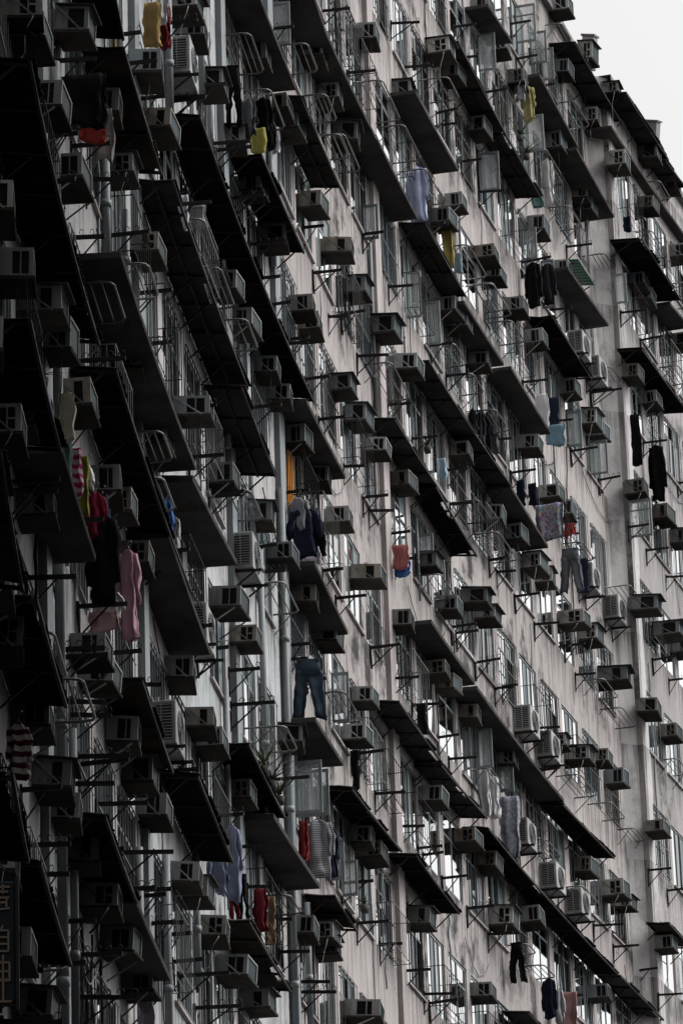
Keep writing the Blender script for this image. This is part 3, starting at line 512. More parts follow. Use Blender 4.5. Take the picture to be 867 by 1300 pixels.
# s0, s1, offset, z0, z1, reach
HOODS = [
 (37.345, 41.0, 0.0, 17.496, 17.196, 0.52),
 (33.241, 40.019, 0.0, 19.396, 19.351, 0.52),
 (27.146, 30.381, 0.0, 14.755, 14.774, 0.52),
 (39.694, 43.825, 0.0, 19.083, 19.378, 0.52),
 (33.733, 36.67, 0.0, 12.04, 11.9, 0.52),
 (46.872, 51.226, 0.0, 16.673, 16.8, 0.52),
 (63.414, 67.284, 0.0, 24.909, 24.911, 0.52),
 (67.485, 75.082, 0.0, 24.877, 24.714, 0.52),
 (71.971, 75.485, 0.0, 33.137, 32.981, 0.544),
 (71.469, 74.8, 0.0, 30.371, 30.174, 0.52),
 (78.169, 82.162, 0.0, 37.876, 38.057, 0.528),
 (87.052, 89.22, 0.45, 40.452, 40.66, 0.52),
 (79.405, 83.098, 0.0, 41.325, 41.174, 0.603),
 (76.332, 80.039, 0.0, 41.807, 41.633, 0.52),
 (83.053, 91.125, 0.0, 43.464, 43.764, 0.67),
 (63.983, 67.857, 0.0, 35.791, 35.841, 0.52),
 (54.686, 59.716, 0.0, 32.598, 32.898, 0.52),
 (59.716, 63.626, 0.0, 32.94, 33.011, 0.52),
 (67.898, 71.418, 0.0, 32.983, 33.017, 0.52),
 (71.54, 73.713, 0.0, 41.245, 41.406, 0.52),
 (47.302, 51.284, 0.0, 29.798, 29.972, 0.52),
 (52.077, 54.771, 0.0, 32.814, 32.597, 0.52),
 (51.339, 53.997, 0.0, 19.436, 19.511, 0.52),
 (51.748, 54.919, 0.0, 22.088, 21.984, 0.52),
 (51.361, 55.136, 0.0, 24.615, 24.741, 0.532),
]
# s, offset, z, height, width
CASEMENTS = [
 (52.014, 0.0, 18.208, 0.835, 0.483),
 (52.478, 0.0, 18.29, 0.74, 0.517),
 (64.83, 0.0, 31.533, 0.954, 0.3),
 (66.538, 0.0, 31.649, 0.9, 0.3),
 (60.829, 0.0, 31.471, 0.685, 0.3),
 (72.585, 0.0, 40.29, 0.876, 0.393),
 (72.344, 0.0, 37.393, 0.876, 0.41),
 (52.289, 0.0, 31.312, 0.766, 0.3),
 (64.886, 0.0, 26.806, 0.379, 0.325),
 (56.18, 0.0, 20.919, 0.851, 0.3),
 (76.397, 0.0, 42.728, 0.926, 0.48),
 (77.795, 0.0, 42.847, 0.799, 0.393),
 (78.847, 0.0, 42.916, 0.805, 0.3),
 (76.547, 0.0, 40.106, 0.879, 0.499),
 (83.318, 0.45, 39.078, 0.755, 0.3),
 (75.911, 0.0, 37.261, 0.747, 0.356),
 (77.762, 0.0, 36.852, 1.149, 0.3),
 (79.548, 0.0, 34.213, 0.828, 0.341),
 (83.477, 0.45, 33.306, 0.907, 0.539),
 (81.641, 0.0, 34.266, 0.818, 0.441),
 (55.166, 0.0, 17.99, 0.621, 0.3),
 (56.41, 0.0, 18.05, 0.595, 0.3),
 (69.659, 0.0, 23.98, 0.793, 0.3),
 (71.488, 0.0, 23.998, 0.829, 0.3),
]
# kind, s, offset, top z, height, width, colour, label
LAUNDRY = [
 ('jeans', 51.749, 0.12, 20.577, 0.938, 0.488, 'denim', 'blue denim jeans hanging by the waist below the wider wall pier'),
 ('top', 51.763, 0.12, 23.221, 0.543, 0.349, 'heather', 'light grey sweatshirt hung in front of navy clothes'),
 ('top', 51.724, 0.12, 23.041, 0.789, 0.507, 'navy', 'navy garment hung right behind the light grey sweatshirt'),
 ('towel', 54.288, 0.12, 23.713, 0.545, 0.193, 'black', 'black cloth with red edge beside the light grey sweatshirt'),
 ('towel', 52.592, 0.12, 22.688, 0.293, 0.363, 'lilac', 'pale lilac laundry bunched under the light grey sweatshirt'),
 ('towel', 61.958, 0.12, 25.955, 0.447, 0.302, 'salmon', 'salmon pink towel hung over a pale fringe'),
 ('towel', 62.068, 0.12, 25.687, 0.287, 0.302, 'blue', 'light blue cloth showing under the salmon pink towel'),
 ('top', 64.748, 0.12, 34.599, 1.145, 0.432, 'shirt', 'long pale blue shirt hung at the end of a tube rack in the upper middle'),
 ('top', 76.14, 0.12, 41.5, 0.819, 0.323, 'yellow', 'small yellow shirt hung near the roof with a grey shirt'),
 ('top', 75.562, 0.12, 41.468, 0.566, 0.251, 'grey', 'small grey shirt hung in front of the small yellow shirt'),
 ('towel', 67.847, 0.12, 34.677, 0.862, 0.224, 'mustard', 'mustard yellow cloth hung beyond a metal canopy near a pale blue rag'),
 ('towel', 68.824, 0.12, 34.505, 0.407, 0.195, 'paleblue', 'pale blue rag beside the mustard yellow cloth'),
 ('jeans', 77.622, 0.12, 31.116, 0.987, 0.489, 'greyd', 'grey trousers spread on a rack left of the concrete pier'),
 ('towel', 79.312, 0.12, 31.458, 0.788, 0.267, 'navy', 'navy cloth hung behind the spread grey trousers'),
 ('sheet', 75.568, 0.12, 31.421, 0.764, 0.618, 'floral', 'round patterned floral sheet hung beside a red rag'),
 ('towel', 78.22, 0.12, 31.922, 0.295, 0.247, 'red', 'small red rag hung beside the round floral sheet'),
 ('coat', 85.443, 0.57, 36.24, 1.387, 0.4, 'black', 'long black coat hung by itself right of the concrete pier'),
 ('towel', 83.659, 0.57, 36.39, 1.263, 0.244, 'black', 'narrow black scarf of clothes hung left of the long black coat'),
 ('towel', 75.949, 0.12, 34.1, 0.784, 0.313, 'white', 'white towel hung beside navy cloth above a light blue towel'),
 ('towel', 77.335, 0.12, 34.549, 0.697, 0.23, 'navy', 'navy cloth hung beside the white towel'),
 ('towel', 76.833, 0.12, 33.72, 0.474, 0.438, 'ltblue', 'light blue towel hung below the white towel'),
 ('top', 69.706, 0.12, 31.472, 0.723, 0.162, 'blackd', 'first black top of the row of four on a tube rack'),
 ('top', 70.355, 0.12, 31.679, 0.801, 0.179, 'blackd', 'second black top of the row of four on a tube rack'),
 ('top', 71.011, 0.12, 31.886, 0.808, 0.181, 'blackd', 'third black top of the row of four on a tube rack'),
 ('top', 71.661, 0.12, 32.057, 0.814, 0.182, 'greyd', 'charcoal top, rightmost of the row of four on a tube rack'),
 ('coat', 75.637, 0.12, 37.052, 1.044, 0.368, 'black', 'black jacket hung under the small green canopy'),
 ('coat', 77.202, 0.12, 37.671, 0.962, 0.321, 'blackd', 'charcoal jacket hung just right of the black jacket under the green canopy'),
 ('sheet', 69.097, 0.12, 23.784, 0.931, 0.217, 'white', 'left white blanket of the pair over a lower railing'),
 ('sheet', 70.005, 0.12, 23.878, 0.806, 0.188, 'white', 'right white blanket of the pair over a lower railing'),
 ('sheet', 70.879, 0.12, 23.708, 1.233, 0.396, 'pattern', 'long pale patterned blanket right of the white blankets'),
 ('top', 52.222, 0.12, 18.152, 0.888, 0.485, 'stripe', 'grey shirt with thin white stripes hung under open windows'),
 ('towel', 51.941, 0.12, 18.067, 0.622, 0.133, 'dkred', 'dark red cloth hung behind the thin striped grey shirt'),
 ('top', 54.652, 0.12, 18.715, 0.81, 0.176, 'navy', 'dark navy top hung right of the thin striped grey shirt'),
 ('top', 44.703, 0.12, 15.992, 1.048, 0.245, 'shirt', 'pale lilac shirt hung below the largest black canopy'),
 ('top', 43.079, 0.12, 15.121, 0.485, 0.29, 'plaid', 'grey blue checked shirt hung left of the pale lilac shirt'),
 ('jeans', 45.127, 0.12, 15.154, 0.341, 0.139, 'dkred', 'dark red trousers hung under the pale lilac shirt'),
 ('jeans', 46.03, 0.12, 15.664, 0.625, 0.131, 'black', 'black trousers hung right of the pale lilac shirt'),
 ('towel', 47.403, 0.12, 15.818, 0.604, 0.201, 'maroon', 'maroon cloth hung left of a tan cloth'),
 ('towel', 48.644, 0.12, 16.033, 0.676, 0.125, 'tan', 'tan cloth hung just right of the maroon cloth'),
 ('top', 25.595, 0.12, 11.592, 0.526, 0.226, 'bstripe', 'sweater with broad maroon and white stripes at the left edge'),
 ('top', 35.689, 0.12, 16.78, 1.077, 0.256, 'pink', 'pink cotton dress hung on the left side'),
 ('top', 33.43, 0.12, 15.531, 0.322, 0.339, 'whited', 'white shirt hung just left of the pink cotton dress'),
 ('towel', 33.069, 0.12, 15.152, 0.225, 0.344, 'pinkd', 'dull pink cloth hung below the white shirt and left of the pink dress'),
 ('towel', 30.596, 0.12, 16.737, 0.547, 0.182, 'beige', 'crumpled beige bundle hung on the left side'),
 ('towel', 30.775, 0.12, 16.312, 0.508, 0.124, 'teal', 'grey green cloth hung under the crumpled beige bundle'),
 ('towel', 31.755, 0.12, 16.561, 0.538, 0.11, 'mstripe', 'magenta striped cloth hung under the crumpled beige bundle'),
 ('towel', 32.304, 0.12, 16.679, 0.675, 0.111, 'olive', 'olive cloth hung right of the magenta striped cloth'),
 ('top', 32.801, 0.12, 16.767, 0.266, 0.113, 'whited', 'small white top with blue edge right of the olive cloth'),
 ('top', 32.969, 0.12, 16.506, 0.561, 0.225, 'redd', 'dark red top hung above black laundry on the left'),
 ('jeans', 33.851, 0.12, 16.79, 0.83, 0.159, 'navy', 'dark blue jeans hung right behind the dark red top'),
 ('coat', 32.994, 0.12, 16.233, 1.003, 0.363, 'black', 'large black garment hung above the white shirt on the left'),
 ('towel', 48.93, 0.12, 28.247, 0.414, 0.256, 'yellowd', 'dull yellow towel hung below dark clothes in the upper left'),
 ('top', 48.278, 0.12, 28.473, 0.623, 0.218, 'greyd', 'charcoal top hung above the dull yellow towel'),
 ('top', 49.553, 0.12, 29.064, 0.667, 0.272, 'black', 'black top hung above the dull yellow towel'),
 ('towel', 50.64, 0.12, 29.307, 0.617, 0.151, 'black', 'narrow black cloth right of the dull yellow towel'),
 ('towel', 51.339, 0.12, 29.38, 0.445, 0.102, 'lilac', 'pale lilac cloth at the right end of the dull yellow towel row'),
 ('jeans', 46.584, 0.12, 28.192, 0.98, 0.247, 'black', 'black trousers hung in the upper left above a long black canopy'),
 ('towel', 38.757, 0.12, 25.348, 0.621, 0.235, 'ochre', 'long ochre cloth hung near the top left'),
 ('top', 39.971, 0.12, 26.066, 0.405, 0.168, 'white', 'white top hung beside the long ochre cloth'),
 ('top', 40.317, 0.12, 26.132, 0.654, 0.148, 'dkred', 'dark red garment right of the long ochre cloth'),
 ('sheet', 31.161, 0.12, 20.671, 0.617, 0.49, 'black', 'black blanket covering a bright red cloth in the upper left'),
 ('towel', 32.656, 0.12, 20.839, 0.255, 0.32, 'red', 'bright red cloth showing below the black blanket'),
 ('towel', 33.937, 0.12, 21.59, 0.681, 0.247, 'whitep', 'off white cloth swinging out right under the black blanket'),
 ('towel', 41.516, 0.12, 23.858, 0.575, 0.171, 'lilac', 'lilac cloth hung in front of a long black canopy'),
 ('towel', 42.819, 0.12, 24.275, 0.325, 0.229, 'grey', 'light grey cloth hung just right of the lilac cloth'),
 ('top', 39.63, 0.12, 18.846, 0.528, 0.15, 'blue', 'bright blue shirt hung beside a small white top'),
 ('top', 40.321, 0.12, 18.86, 0.456, 0.141, 'whited', 'small white top just right of the bright blue shirt'),
 ('jeans', 71.178, 0.12, 20.837, 0.791, 0.314, 'black', 'black trousers hung low over a tube rack left of a navy coat'),
 ('coat', 73.928, 0.12, 20.762, 0.811, 0.308, 'navyd', 'navy coat hung near the bottom edge'),
 ('top', 74.963, 0.12, 20.793, 0.785, 0.229, 'grey', 'grey top hung right of the low navy coat'),
 ('towel', 75.162, 0.12, 20.752, 0.77, 0.442, 'rose', 'dusty rose curtain hung right of the low navy coat'),
 ('towel', 73.839, 0.12, 31.4, 0.544, 0.186, 'navyd', 'left navy rag of the pair near the round floral sheet'),
 ('towel', 74.95, 0.12, 31.715, 0.494, 0.188, 'navyd', 'right navy rag of the pair near the round floral sheet'),
 ('towel', 63.697, 0.12, 23.503, 0.583, 0.204, 'blackd', 'black rag hung on a bracket between two metal canopies'),
 ('towel', 66.537, 0.12, 29.279, 0.413, 0.185, 'paleblue', 'small pale blue rag at the edge of a metal canopy in the middle'),
 ('towel', 84.174, 0.57, 41.634, 0.384, 0.192, 'navyd', 'tiny navy bundle hung beside the pier near the roof'),
 ('towel', 57.286, 0.12, 20.759, 0.686, 0.132, 'black', 'narrow black cloth hung below a bracket near the lower middle'),
 ('towel', 76.687, 0.12, 39.203, 0.373, 0.268, 'teal', 'small teal cloth hung at the end of the longest metal canopy'),
 ('top', 77.802, 0.12, 40.461, 1.138, 0.272, 'whited', 'thin white top hung just above the small teal cloth'),
 ('towel', 36.916, 0.12, 11.772, 0.321, 0.199, 'lilac', 'pale cloth hung at the bottom left corner'),
]
SC0 = 83.642   # where the right block steps forward
PIPES = [(30.89, 0.0, 9.76, 20.72, 0.055), (51.34, 0.0, 14.65, 23.25, 0.055), (49.15, 0.0, 17.73, 21.56, 0.05), (46.33, 0.0, 22.05, 26.09, 0.045), (41.31, 0.0, 24.97, 26.96, 0.06), (44.55, 0.0, 26.72, 28.59, 0.05), (51.31, 0.0, 26.98, 29.91, 0.045), (35.28, 0.0, 20.24, 21.61, 0.06), (37.11, 0.0, 20.29, 21.71, 0.05), (39.79, 0.0, 11.83, 14.26, 0.05), (42.42, 0.0, 13.24, 15.07, 0.05), (31.99, 0.0, 10.31, 13.5, 0.045), (52.76, 0.0, 15.09, 17.01, 0.05), (45.56, 0.0, 15.06, 18.33, 0.045), (48.52, 0.0, 21.19, 23.03, 0.045), (37.44, 0.0, 11.58, 13.71, 0.05), (61.24, 0.0, 28.2, 31.84, 0.03), (64.78, 0.0, 25.84, 27.49, 0.02), (77.92, 0.0, 32.94, 35.33, 0.02), (64.27, 0.0, 30.19, 31.74, 0.02)]
ORANGE = (52.17, 0., 23.21, .5)
GREEN = (79.21, 0., 38.61, .55)
PLANTS = [(47.03, 0.38, 17.36, 26, 0.55, 'spiky dark plant on the canopy edge, left one of the row', 1, 'plants kept on canopies'), (47.69, 0.38, 17.34, 30, 0.65, 'largest spiky dark plant on the canopy edge, in the middle of the row', 2, 'plants kept on canopies'), (48.42, 0.38, 17.32, 26, 0.5, 'spiky dark plant on the canopy edge, lowest of the row', 3, 'plants kept on canopies'), (74.11, 0.5, 39.26, 26, 0.5, 'dark leafy plant on the longest metal canopy near the roof, upper one', 4, 'plants kept on canopies'), (74.64, 0.5, 39.05, 30, 0.5, 'dark leafy plant on the longest metal canopy near the roof, lower one', 5, 'plants kept on canopies'), (64.22, 0.42, 28.53, 16, 0.3, 'small weedy plant on the edge of a grey canopy in the middle', 6, 'plants kept on canopies'), (55.77, 0.5, 17.58, 16, 0.3, 'small plant in a wire tray near the lower middle', 7, 'plants kept on canopies'), (27.29, 0.3, 15.47, 10, 0.3, 'small weed beside the grey drainpipe at the left', 8, 'plants kept on canopies')]
DUCTS = [(89.68, 0.2, 46.14, 0.28, 0.42, 0.34, 'tilted grey blue duct standing on the roof edge at the right', 'pipe'), (84.56, -0.1, 46.36, 0.28, 0.3, 0.3, 'tilted grey brown duct on the roof edge near the top', 'plaster')]
SIGN = (12.57, .55, 5.87, .34, 0.72)
SHADE_BLOCKS = [(-25., 60., -32., -18., 20., 'y', 'tall grey block added unseen behind the viewer to shade the facade'), (14., 28., -17., 48., 46., 'x', 'tall grey block added unseen on the right to shade the left facade')]  # out of view, added to cut the sky light on the left side
SUN_E, SKY_E, EXPO = 0.85, 0.15, 0.5

# ------------------------------------------------------------------ facade plan
_S = [p[0] for p in PLAN]
def _lin(s, k):
    if s <= _S[0]: i = 0
    elif s >= _S[-1]: i = len(_S) - 2
    else: i = int((s - _S[0]) / (_S[1] - _S[0]))
    i = max(0, min(i, len(_S) - 2))
    t = (s - _S[i]) / (_S[i + 1] - _S[i])
    def v(j):
        j = max(0, min(j, len(_S) - 1)); return PLAN[j][k]
    if i == 0 or i >= len(_S) - 2: return v(i) + (v(i + 1) - v(i)) * t
    a, b, c, d = v(i - 1), v(i), v(i + 1), v(i + 2)
    return b + .5 * t * (c - a + t * (2 * a - 5 * b + 4 * c - d + t * (3 * (b - c) + d - a)))
def tang(s):
    x = _lin(s + .5, 1) - _lin(s - .5, 1); y = _lin(s + .5, 2) - _lin(s - .5, 2)
    l = math.hypot(x, y); return x / l, y / l
def at(s, d=0., z=0.):
    tx, ty = tang(s)
    return Vector((_lin(s, 1) + d * ty, _lin(s, 2) - d * tx, z))
def rz(s):
    tx, ty = tang(s); return math.atan2(-tx, ty)

# ------------------------------------------------------------------ materials
def newmat(name, col, rough=.7, metal=0., spec=.3):
    m = bpy.data.materials.new(name); m.use_nodes = True
    b = m.node_tree.nodes['Principled BSDF']
    b.inputs['Base Color'].default_value = (*col, 1); b.inputs['Roughness'].default_value = rough
    b.inputs['Metallic'].default_value = metal; b.inputs['Specular IOR Level'].default_value = spec
    return m
def N(m, t, **kw):
    n = m.node_tree.nodes.new(t)
    for k, v in kw.items():
        if k in n.inputs.keys(): n.inputs[k].default_value = v
        else: setattr(n, k, v)
    return n
def L(m, a, b): m.node_tree.links.new(a, b)
def ramp(m, src, p0, p1, c0=(0, 0, 0, 1), c1=(1, 1, 1, 1)):
    r = N(m, 'ShaderNodeValToRGB'); r.color_ramp.elements[0].position = p0; r.color_ramp.elements[1].position = p1
    r.color_ramp.elements[0].color = c0; r.color_ramp.elements[1].color = c1
    L(m, src, r.inputs[0]); return r.outputs[0]
def mixc(m, fac, a, b, mode='MIX'):
    n = N(m, 'ShaderNodeMix', data_type='RGBA', blend_type=mode)
    if isinstance(fac, float): n.inputs[0].default_value = fac
    else: L(m, fac, n.inputs[0])
    for v, i in ((a, 6), (b, 7)):
        if isinstance(v, tuple): n.inputs[i].default_value = (*v[:3], 1)
        else: L(m, v, n.inputs[i])
    return n.outputs[2]
def mapping(m, src, sc, loc=(0, 0, 0)):
    n = N(m, 'ShaderNodeMapping'); n.inputs['Scale'].default_value = sc; n.inputs['Location'].default_value = loc
    L(m, src, n.inputs[0]); return n.outputs[0]
def noise(m, vec, scale, detail=4., rough=.55):
    n = N(m, 'ShaderNodeTexNoise', Scale=scale, Detail=detail, Roughness=rough); L(m, vec, n.inputs['Vector']); return n.outputs['Fac']
def concrete(name, base, streak, grime, warm=None, seed=0., streaks=.45, mould=.5):
    m = newmat(name, base, .9, 0, .2); b = m.node_tree.nodes['Principled BSDF']
    uv = N(m, 'ShaderNodeTexCoord').outputs['UV']; uv = mapping(m, uv, (1, 1, 1), (seed, seed * .7, seed))
    big = noise(m, uv, .22, 3); c = mixc(m, ramp(m, big, .35, .65), base, warm or tuple(v * .82 for v in base))
    # rectangular repaint patches
    br = N(m, 'ShaderNodeTexBrick', Scale=1.0); br.offset = .37; br.inputs['Brick Width'].default_value = 3.76; br.inputs['Row Height'].default_value = 2.7
    br.inputs['Color1'].default_value = (0, 0, 0, 1); br.inputs['Color2'].default_value = (1, 1, 1, 1); br.inputs['Mortar Size'].default_value = 0.004; br.inputs['Mortar'].default_value = (0, 0, 0, 1)
    L(m, mapping(m, uv, (1, 1, 1), (0, .35, 0)), br.inputs['Vector'])
    f = N(m, 'ShaderNodeMath', operation='MULTIPLY'); L(m, br.outputs['Color'], f.inputs[0]); f.inputs[1].default_value = .28
    c = mixc(m, f.outputs[0], c, tuple(min(1, v * 1.25) for v in base))
    st = noise(m, mapping(m, uv, (4.2, .28, 1)), 1.6, 7, .62)
    f = N(m, 'ShaderNodeMath', operation='MULTIPLY'); L(m, ramp(m, st, .50, .72), f.inputs[0]); f.inputs[1].default_value = streaks
    c = mixc(m, f.outputs[0], c, streak)
    st2 = noise(m, mapping(m, uv, (13, .5, 1), (3, 9, 0)), 1.3, 5, .6)
    f = N(m, 'ShaderNodeMath', operation='MULTIPLY'); L(m, ramp(m, st2, .58, .7), f.inputs[0]); f.inputs[1].default_value = streaks * .3
    c = mixc(m, f.outputs[0], c, tuple(v * .6 for v in streak))
    # rain stains that start under each row of sills
    sx = N(m, 'ShaderNodeSeparateXYZ'); L(m, N(m, 'ShaderNodeTexCoord').outputs['UV'], sx.inputs[0])
    t = N(m, 'ShaderNodeMath', operation='MULTIPLY_ADD'); L(m, sx.outputs['Y'], t.inputs[0]); t.inputs[1].default_value = 1 / 2.7; t.inputs[2].default_value = -(16.85 - 1.46) / 2.7 + 20 + (.185 if seed > 10 else 0)
    fr = N(m, 'ShaderNodeMath', operation='FRACT'); L(m, t.outputs[0], fr.inputs[0])
    down = ramp(m, fr.outputs[0], .56, 1.0)
    sn = noise(m, mapping(m, uv, (5.5, .16, 1), (7, 1, 0)), 1.5, 6, .65)
    su = N(m, 'ShaderNodeMath', operation='MULTIPLY_ADD'); L(m, down, su.inputs[0]); su.inputs[1].default_value = .2; L(m, sn, su.inputs[2])
    f = N(m, 'ShaderNodeMath', operation='MULTIPLY'); L(m, ramp(m, su.outputs[0], .60, .76), f.inputs[0]); f.inputs[1].default_value = .9
    c = mixc(m, f.outputs[0], c, tuple(v * .6 for v in streak))
    mot = noise(m, mapping(m, uv, (1, .6, 1), (1, 5, 0)), 3.2, 8, .7)
    f = N(m, 'ShaderNodeMath', operation='MULTIPLY'); L(m, ramp(m, mot, .42, .66), f.inputs[0]); f.inputs[1].default_value = .5
    c = mixc(m, f.outputs[0], c, tuple(v * .62 for v in base))
    mo = noise(m, mapping(m, uv, (1, .8, 1), (11, 2, 0)), .9, 9, .72); mo2 = noise(m, uv, .16, 2)
    f = N(m, 'ShaderNodeMath', operation='MULTIPLY'); L(m, ramp(m, mo, .50, .60), f.inputs[0]); L(m, ramp(m, mo2, .38, .55), f.inputs[1])
    g = N(m, 'ShaderNodeMath', operation='MULTIPLY'); L(m, f.outputs[0], g.inputs[0]); g.inputs[1].default_value = mould
    c = mixc(m, g.outputs[0], c, grime)
    # small pits and holes
    v = N(m, 'ShaderNodeTexVoronoi', Scale=2.6, feature='F1'); L(m, mapping(m, uv, (1.2, .75, 1)), v.inputs['Vector'])
    pit = ramp(m, v.outputs['Distance'], .045, .075, (1, 1, 1, 1), (0, 0, 0, 1)); gate = ramp(m, noise(m, uv, .5, 2), .5, .56)
    f = N(m, 'ShaderNodeMath', operation='MULTIPLY'); L(m, pit, f.inputs[0]); L(m, gate, f.inputs[1])
    c = mixc(m, f.outputs[0], c, tuple(v * .22 for v in base))
    L(m, c, b.inputs['Base Color'])
    bu = N(m, 'ShaderNodeBump', Strength=.35, Distance=.03); L(m, noise(m, uv, 9, 6), bu.inputs['Height']); L(m, bu.outputs[0], b.inputs['Normal'])
    return m
def dirty(name, col, dirt, amt=.5, rough=.6, metal=0., scale=5., spec=.35):
    m = newmat(name, col, rough, metal, spec); b = m.node_tree.nodes['Principled BSDF']
    tc = N(m, 'ShaderNodeTexCoord'); oi = N(m, 'ShaderNodeObjectInfo')
    ad = N(m, 'ShaderNodeVectorMath', operation='ADD'); L(m, tc.outputs['Object'], ad.inputs[0])
    sc = N(m, 'ShaderNodeVectorMath', operation='SCALE'); L(m, oi.outputs['Location'], sc.inputs[0]); sc.inputs['Scale'].default_value = .73
    L(m, sc.outputs[0], ad.inputs[1])
    f = N(m, 'ShaderNodeMath', operation='MULTIPLY'); L(m, ramp(m, noise(m, mapping(m, ad.outputs[0], (1, 1, .5)), scale, 6, .62), .42, .66), f.inputs[0]); f.inputs[1].default_value = amt
    # every copy has its own age
    v = N(m, 'ShaderNodeMath', operation='MULTIPLY_ADD'); L(m, noise(m, oi.outputs['Location'], 1.7, 0), v.inputs[0]); v.inputs[1].default_value = 1.5; v.inputs[2].default_value = .22
    c = mixc(m, 1.0, col, v.outputs[0], 'MULTIPLY')
    c = mixc(m, f.outputs[0], c, dirt); L(m, c, b.inputs['Base Color'])
    bu = N(m, 'ShaderNodeBump', Strength=.12, Distance=.01); L(m, noise(m, ad.outputs[0], 14, 3), bu.inputs['Height']); L(m, bu.outputs[0], b.inputs['Normal'])
    return m
M = {}
M['wallA'] = concrete('pale_painted_concrete', (.40, .42, .43), (.14, .15, .155), (.05, .05, .05), (.40, .35, .335), 3., .6, .5)
M['wallB'] = concrete('weathered_concrete', (.375, .345, .335), (.135, .12, .114), (.035, .032, .032), (.285, .265, .258), 0., .9, 1.)
M['wallC'] = concrete('grey_concrete', (.355, .332, .328), (.135, .125, .122), (.035, .032, .032), (.27, .257, .253), 17., .85, 1.)
M['wallB2'] = dirty('dark_render', (.16, .15, .145), (.07, .065, .06), .5, .9, 0, .2)
M['pier'] = concrete('pier_concrete', (.50, .48, .485), (.25, .235, .235), (.06, .055, .055), (.42, .40, .40), 31., .3, .45)
M['plaster'] = dirty('pier_plaster', (.40, .365, .36), (.14, .125, .12), .6, .9, 0, 1.5, .1)
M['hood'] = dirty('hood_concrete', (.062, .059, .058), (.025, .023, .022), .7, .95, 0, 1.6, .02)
M['coping'] = dirty('coping_concrete', (.2, .19, .19), (.07, .065, .06), .6, .9, 0, 2.)
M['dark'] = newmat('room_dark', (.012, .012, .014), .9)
M['alu'] = dirty('window_aluminium', (.19, .215, .225), (.10, .10, .10), .5, .45, .3, 3.)
M['steel'] = dirty('tube_steel', (.13, .13, .13), (.07, .055, .045), .6, .45, .5, 6.)
M['iron'] = dirty('black_iron', (.012, .012, .013), (.03, .018, .012), .5, .7, 0, 8., .15)
M['casing'] = dirty('aircon_casing', (.27, .275, .275), (.09, .08, .07), .6, .55, 0, 3.)
M['casing2'] = dirty('aircon_casing_beige', (.27, .265, .245), (.09, .078, .065), .65, .6, 0, 4.)
M['casing3'] = dirty('aircon_casing_dark', (.15, .155, .16), (.05, .045, .04), .6, .6, 0, 4.)
M['casing4'] = dirty('aircon_casing_rusty', (.215, .20, .18), (.08, .05, .03), .8, .75, 0, 5.)
M['casing5'] = dirty('aircon_casing_bluish', (.20, .225, .24), (.07, .07, .07), .6, .55, 0, 3.)
M['casing6'] = dirty('aircon_casing_white', (.36, .36, .35), (.14, .11, .08), .7, .6, 0, 6.)
M['vent'] = newmat('vent_black', (.015, .015, .016), .6)
M['coil'] = dirty('coil_fins', (.055, .085, .095), (.05, .06, .06), .5, .45, .3, 5.)
M['tray'] = dirty('tray', (.045, .042, .038), (.02, .017, .014), .6, .95, 0, 4., .03)
M['pipe'] = dirty('pipe_paint', (.19, .215, .23), (.11, .11, .11), .5, .55, 0, 2.)
M['bsheet'] = dirty('black_sheet', (.007, .007, .008), (.014, .013, .012), .6, .9, 0, 2., .05)
M['nsheet'] = dirty('brown_sheet', (.05, .042, .036), (.02, .016, .014), .7, .9, 0, 2., .05)
M['csheet'] = dirty('grey_sheet', (.05, .05, .05), (.02, .019, .018), .6, .85, 0, 2., .08)
M['fsheet'] = dirty('framed_sheet', (.045, .042, .04), (.02, .018, .017), .6, .9, 0, 2., .06)
M['green'] = dirty('green_sheet', (.05, .22, .15), (.03, .1, .07), .4, .6, 0, 4.)
M['leaf'] = dirty('leaf', (.05, .075, .035), (.03, .03, .02), .5, .6, 0, 9.)
M['pot'] = dirty('pot', (.05, .04, .035), (.05, .04, .03), .5, .8, 0, 9.)
M['sign_paint'] = newmat('sign_paint', (.17, .13, .10), .8, 0, .1)
M['hose'] = newmat('hose_white', (.28, .28, .27), .7)
M['orange'] = newmat('orange_curtain', (.5, .2, .03), .8)
def glass(name, col, rough, ior=1.95):
    m = newmat(name, col, rough, 0, .5); b = m.node_tree.nodes['Principled BSDF']; b.inputs['IOR'].default_value = ior
    tc = N(m, 'ShaderNodeTexCoord')
    bu = N(m, 'ShaderNodeBump', Strength=.05, Distance=.02); L(m, noise(m, tc.outputs['Object'], 1.8, 1), bu.inputs['Height']); L(m, bu.outputs[0], b.inputs['Normal'])
    return m
M['glass'] = glass('window_glass', (.02, .025, .03), .03)
M['mirror'] = newmat('reflective_window_film', (.86, .86, .87), .035, 1.)
M['glass2'] = glass('window_glass_dusty', (.07, .075, .08), .22, 1.7)
M['glass3'] = glass('window_glass_curtain', (.26, .27, .27), .06, 1.8)
M['glass4'] = glass('window_glass_teal', (.05, .075, .08), .3, 1.5)
M['clear'] = newmat('clear_pane', (.80, .83, .84), .06, 0, .5)
_b = M['clear'].node_tree.nodes['Principled BSDF']; _b.inputs['Transmission Weight'].default_value = .8; _b.inputs['IOR'].default_value = 1.05
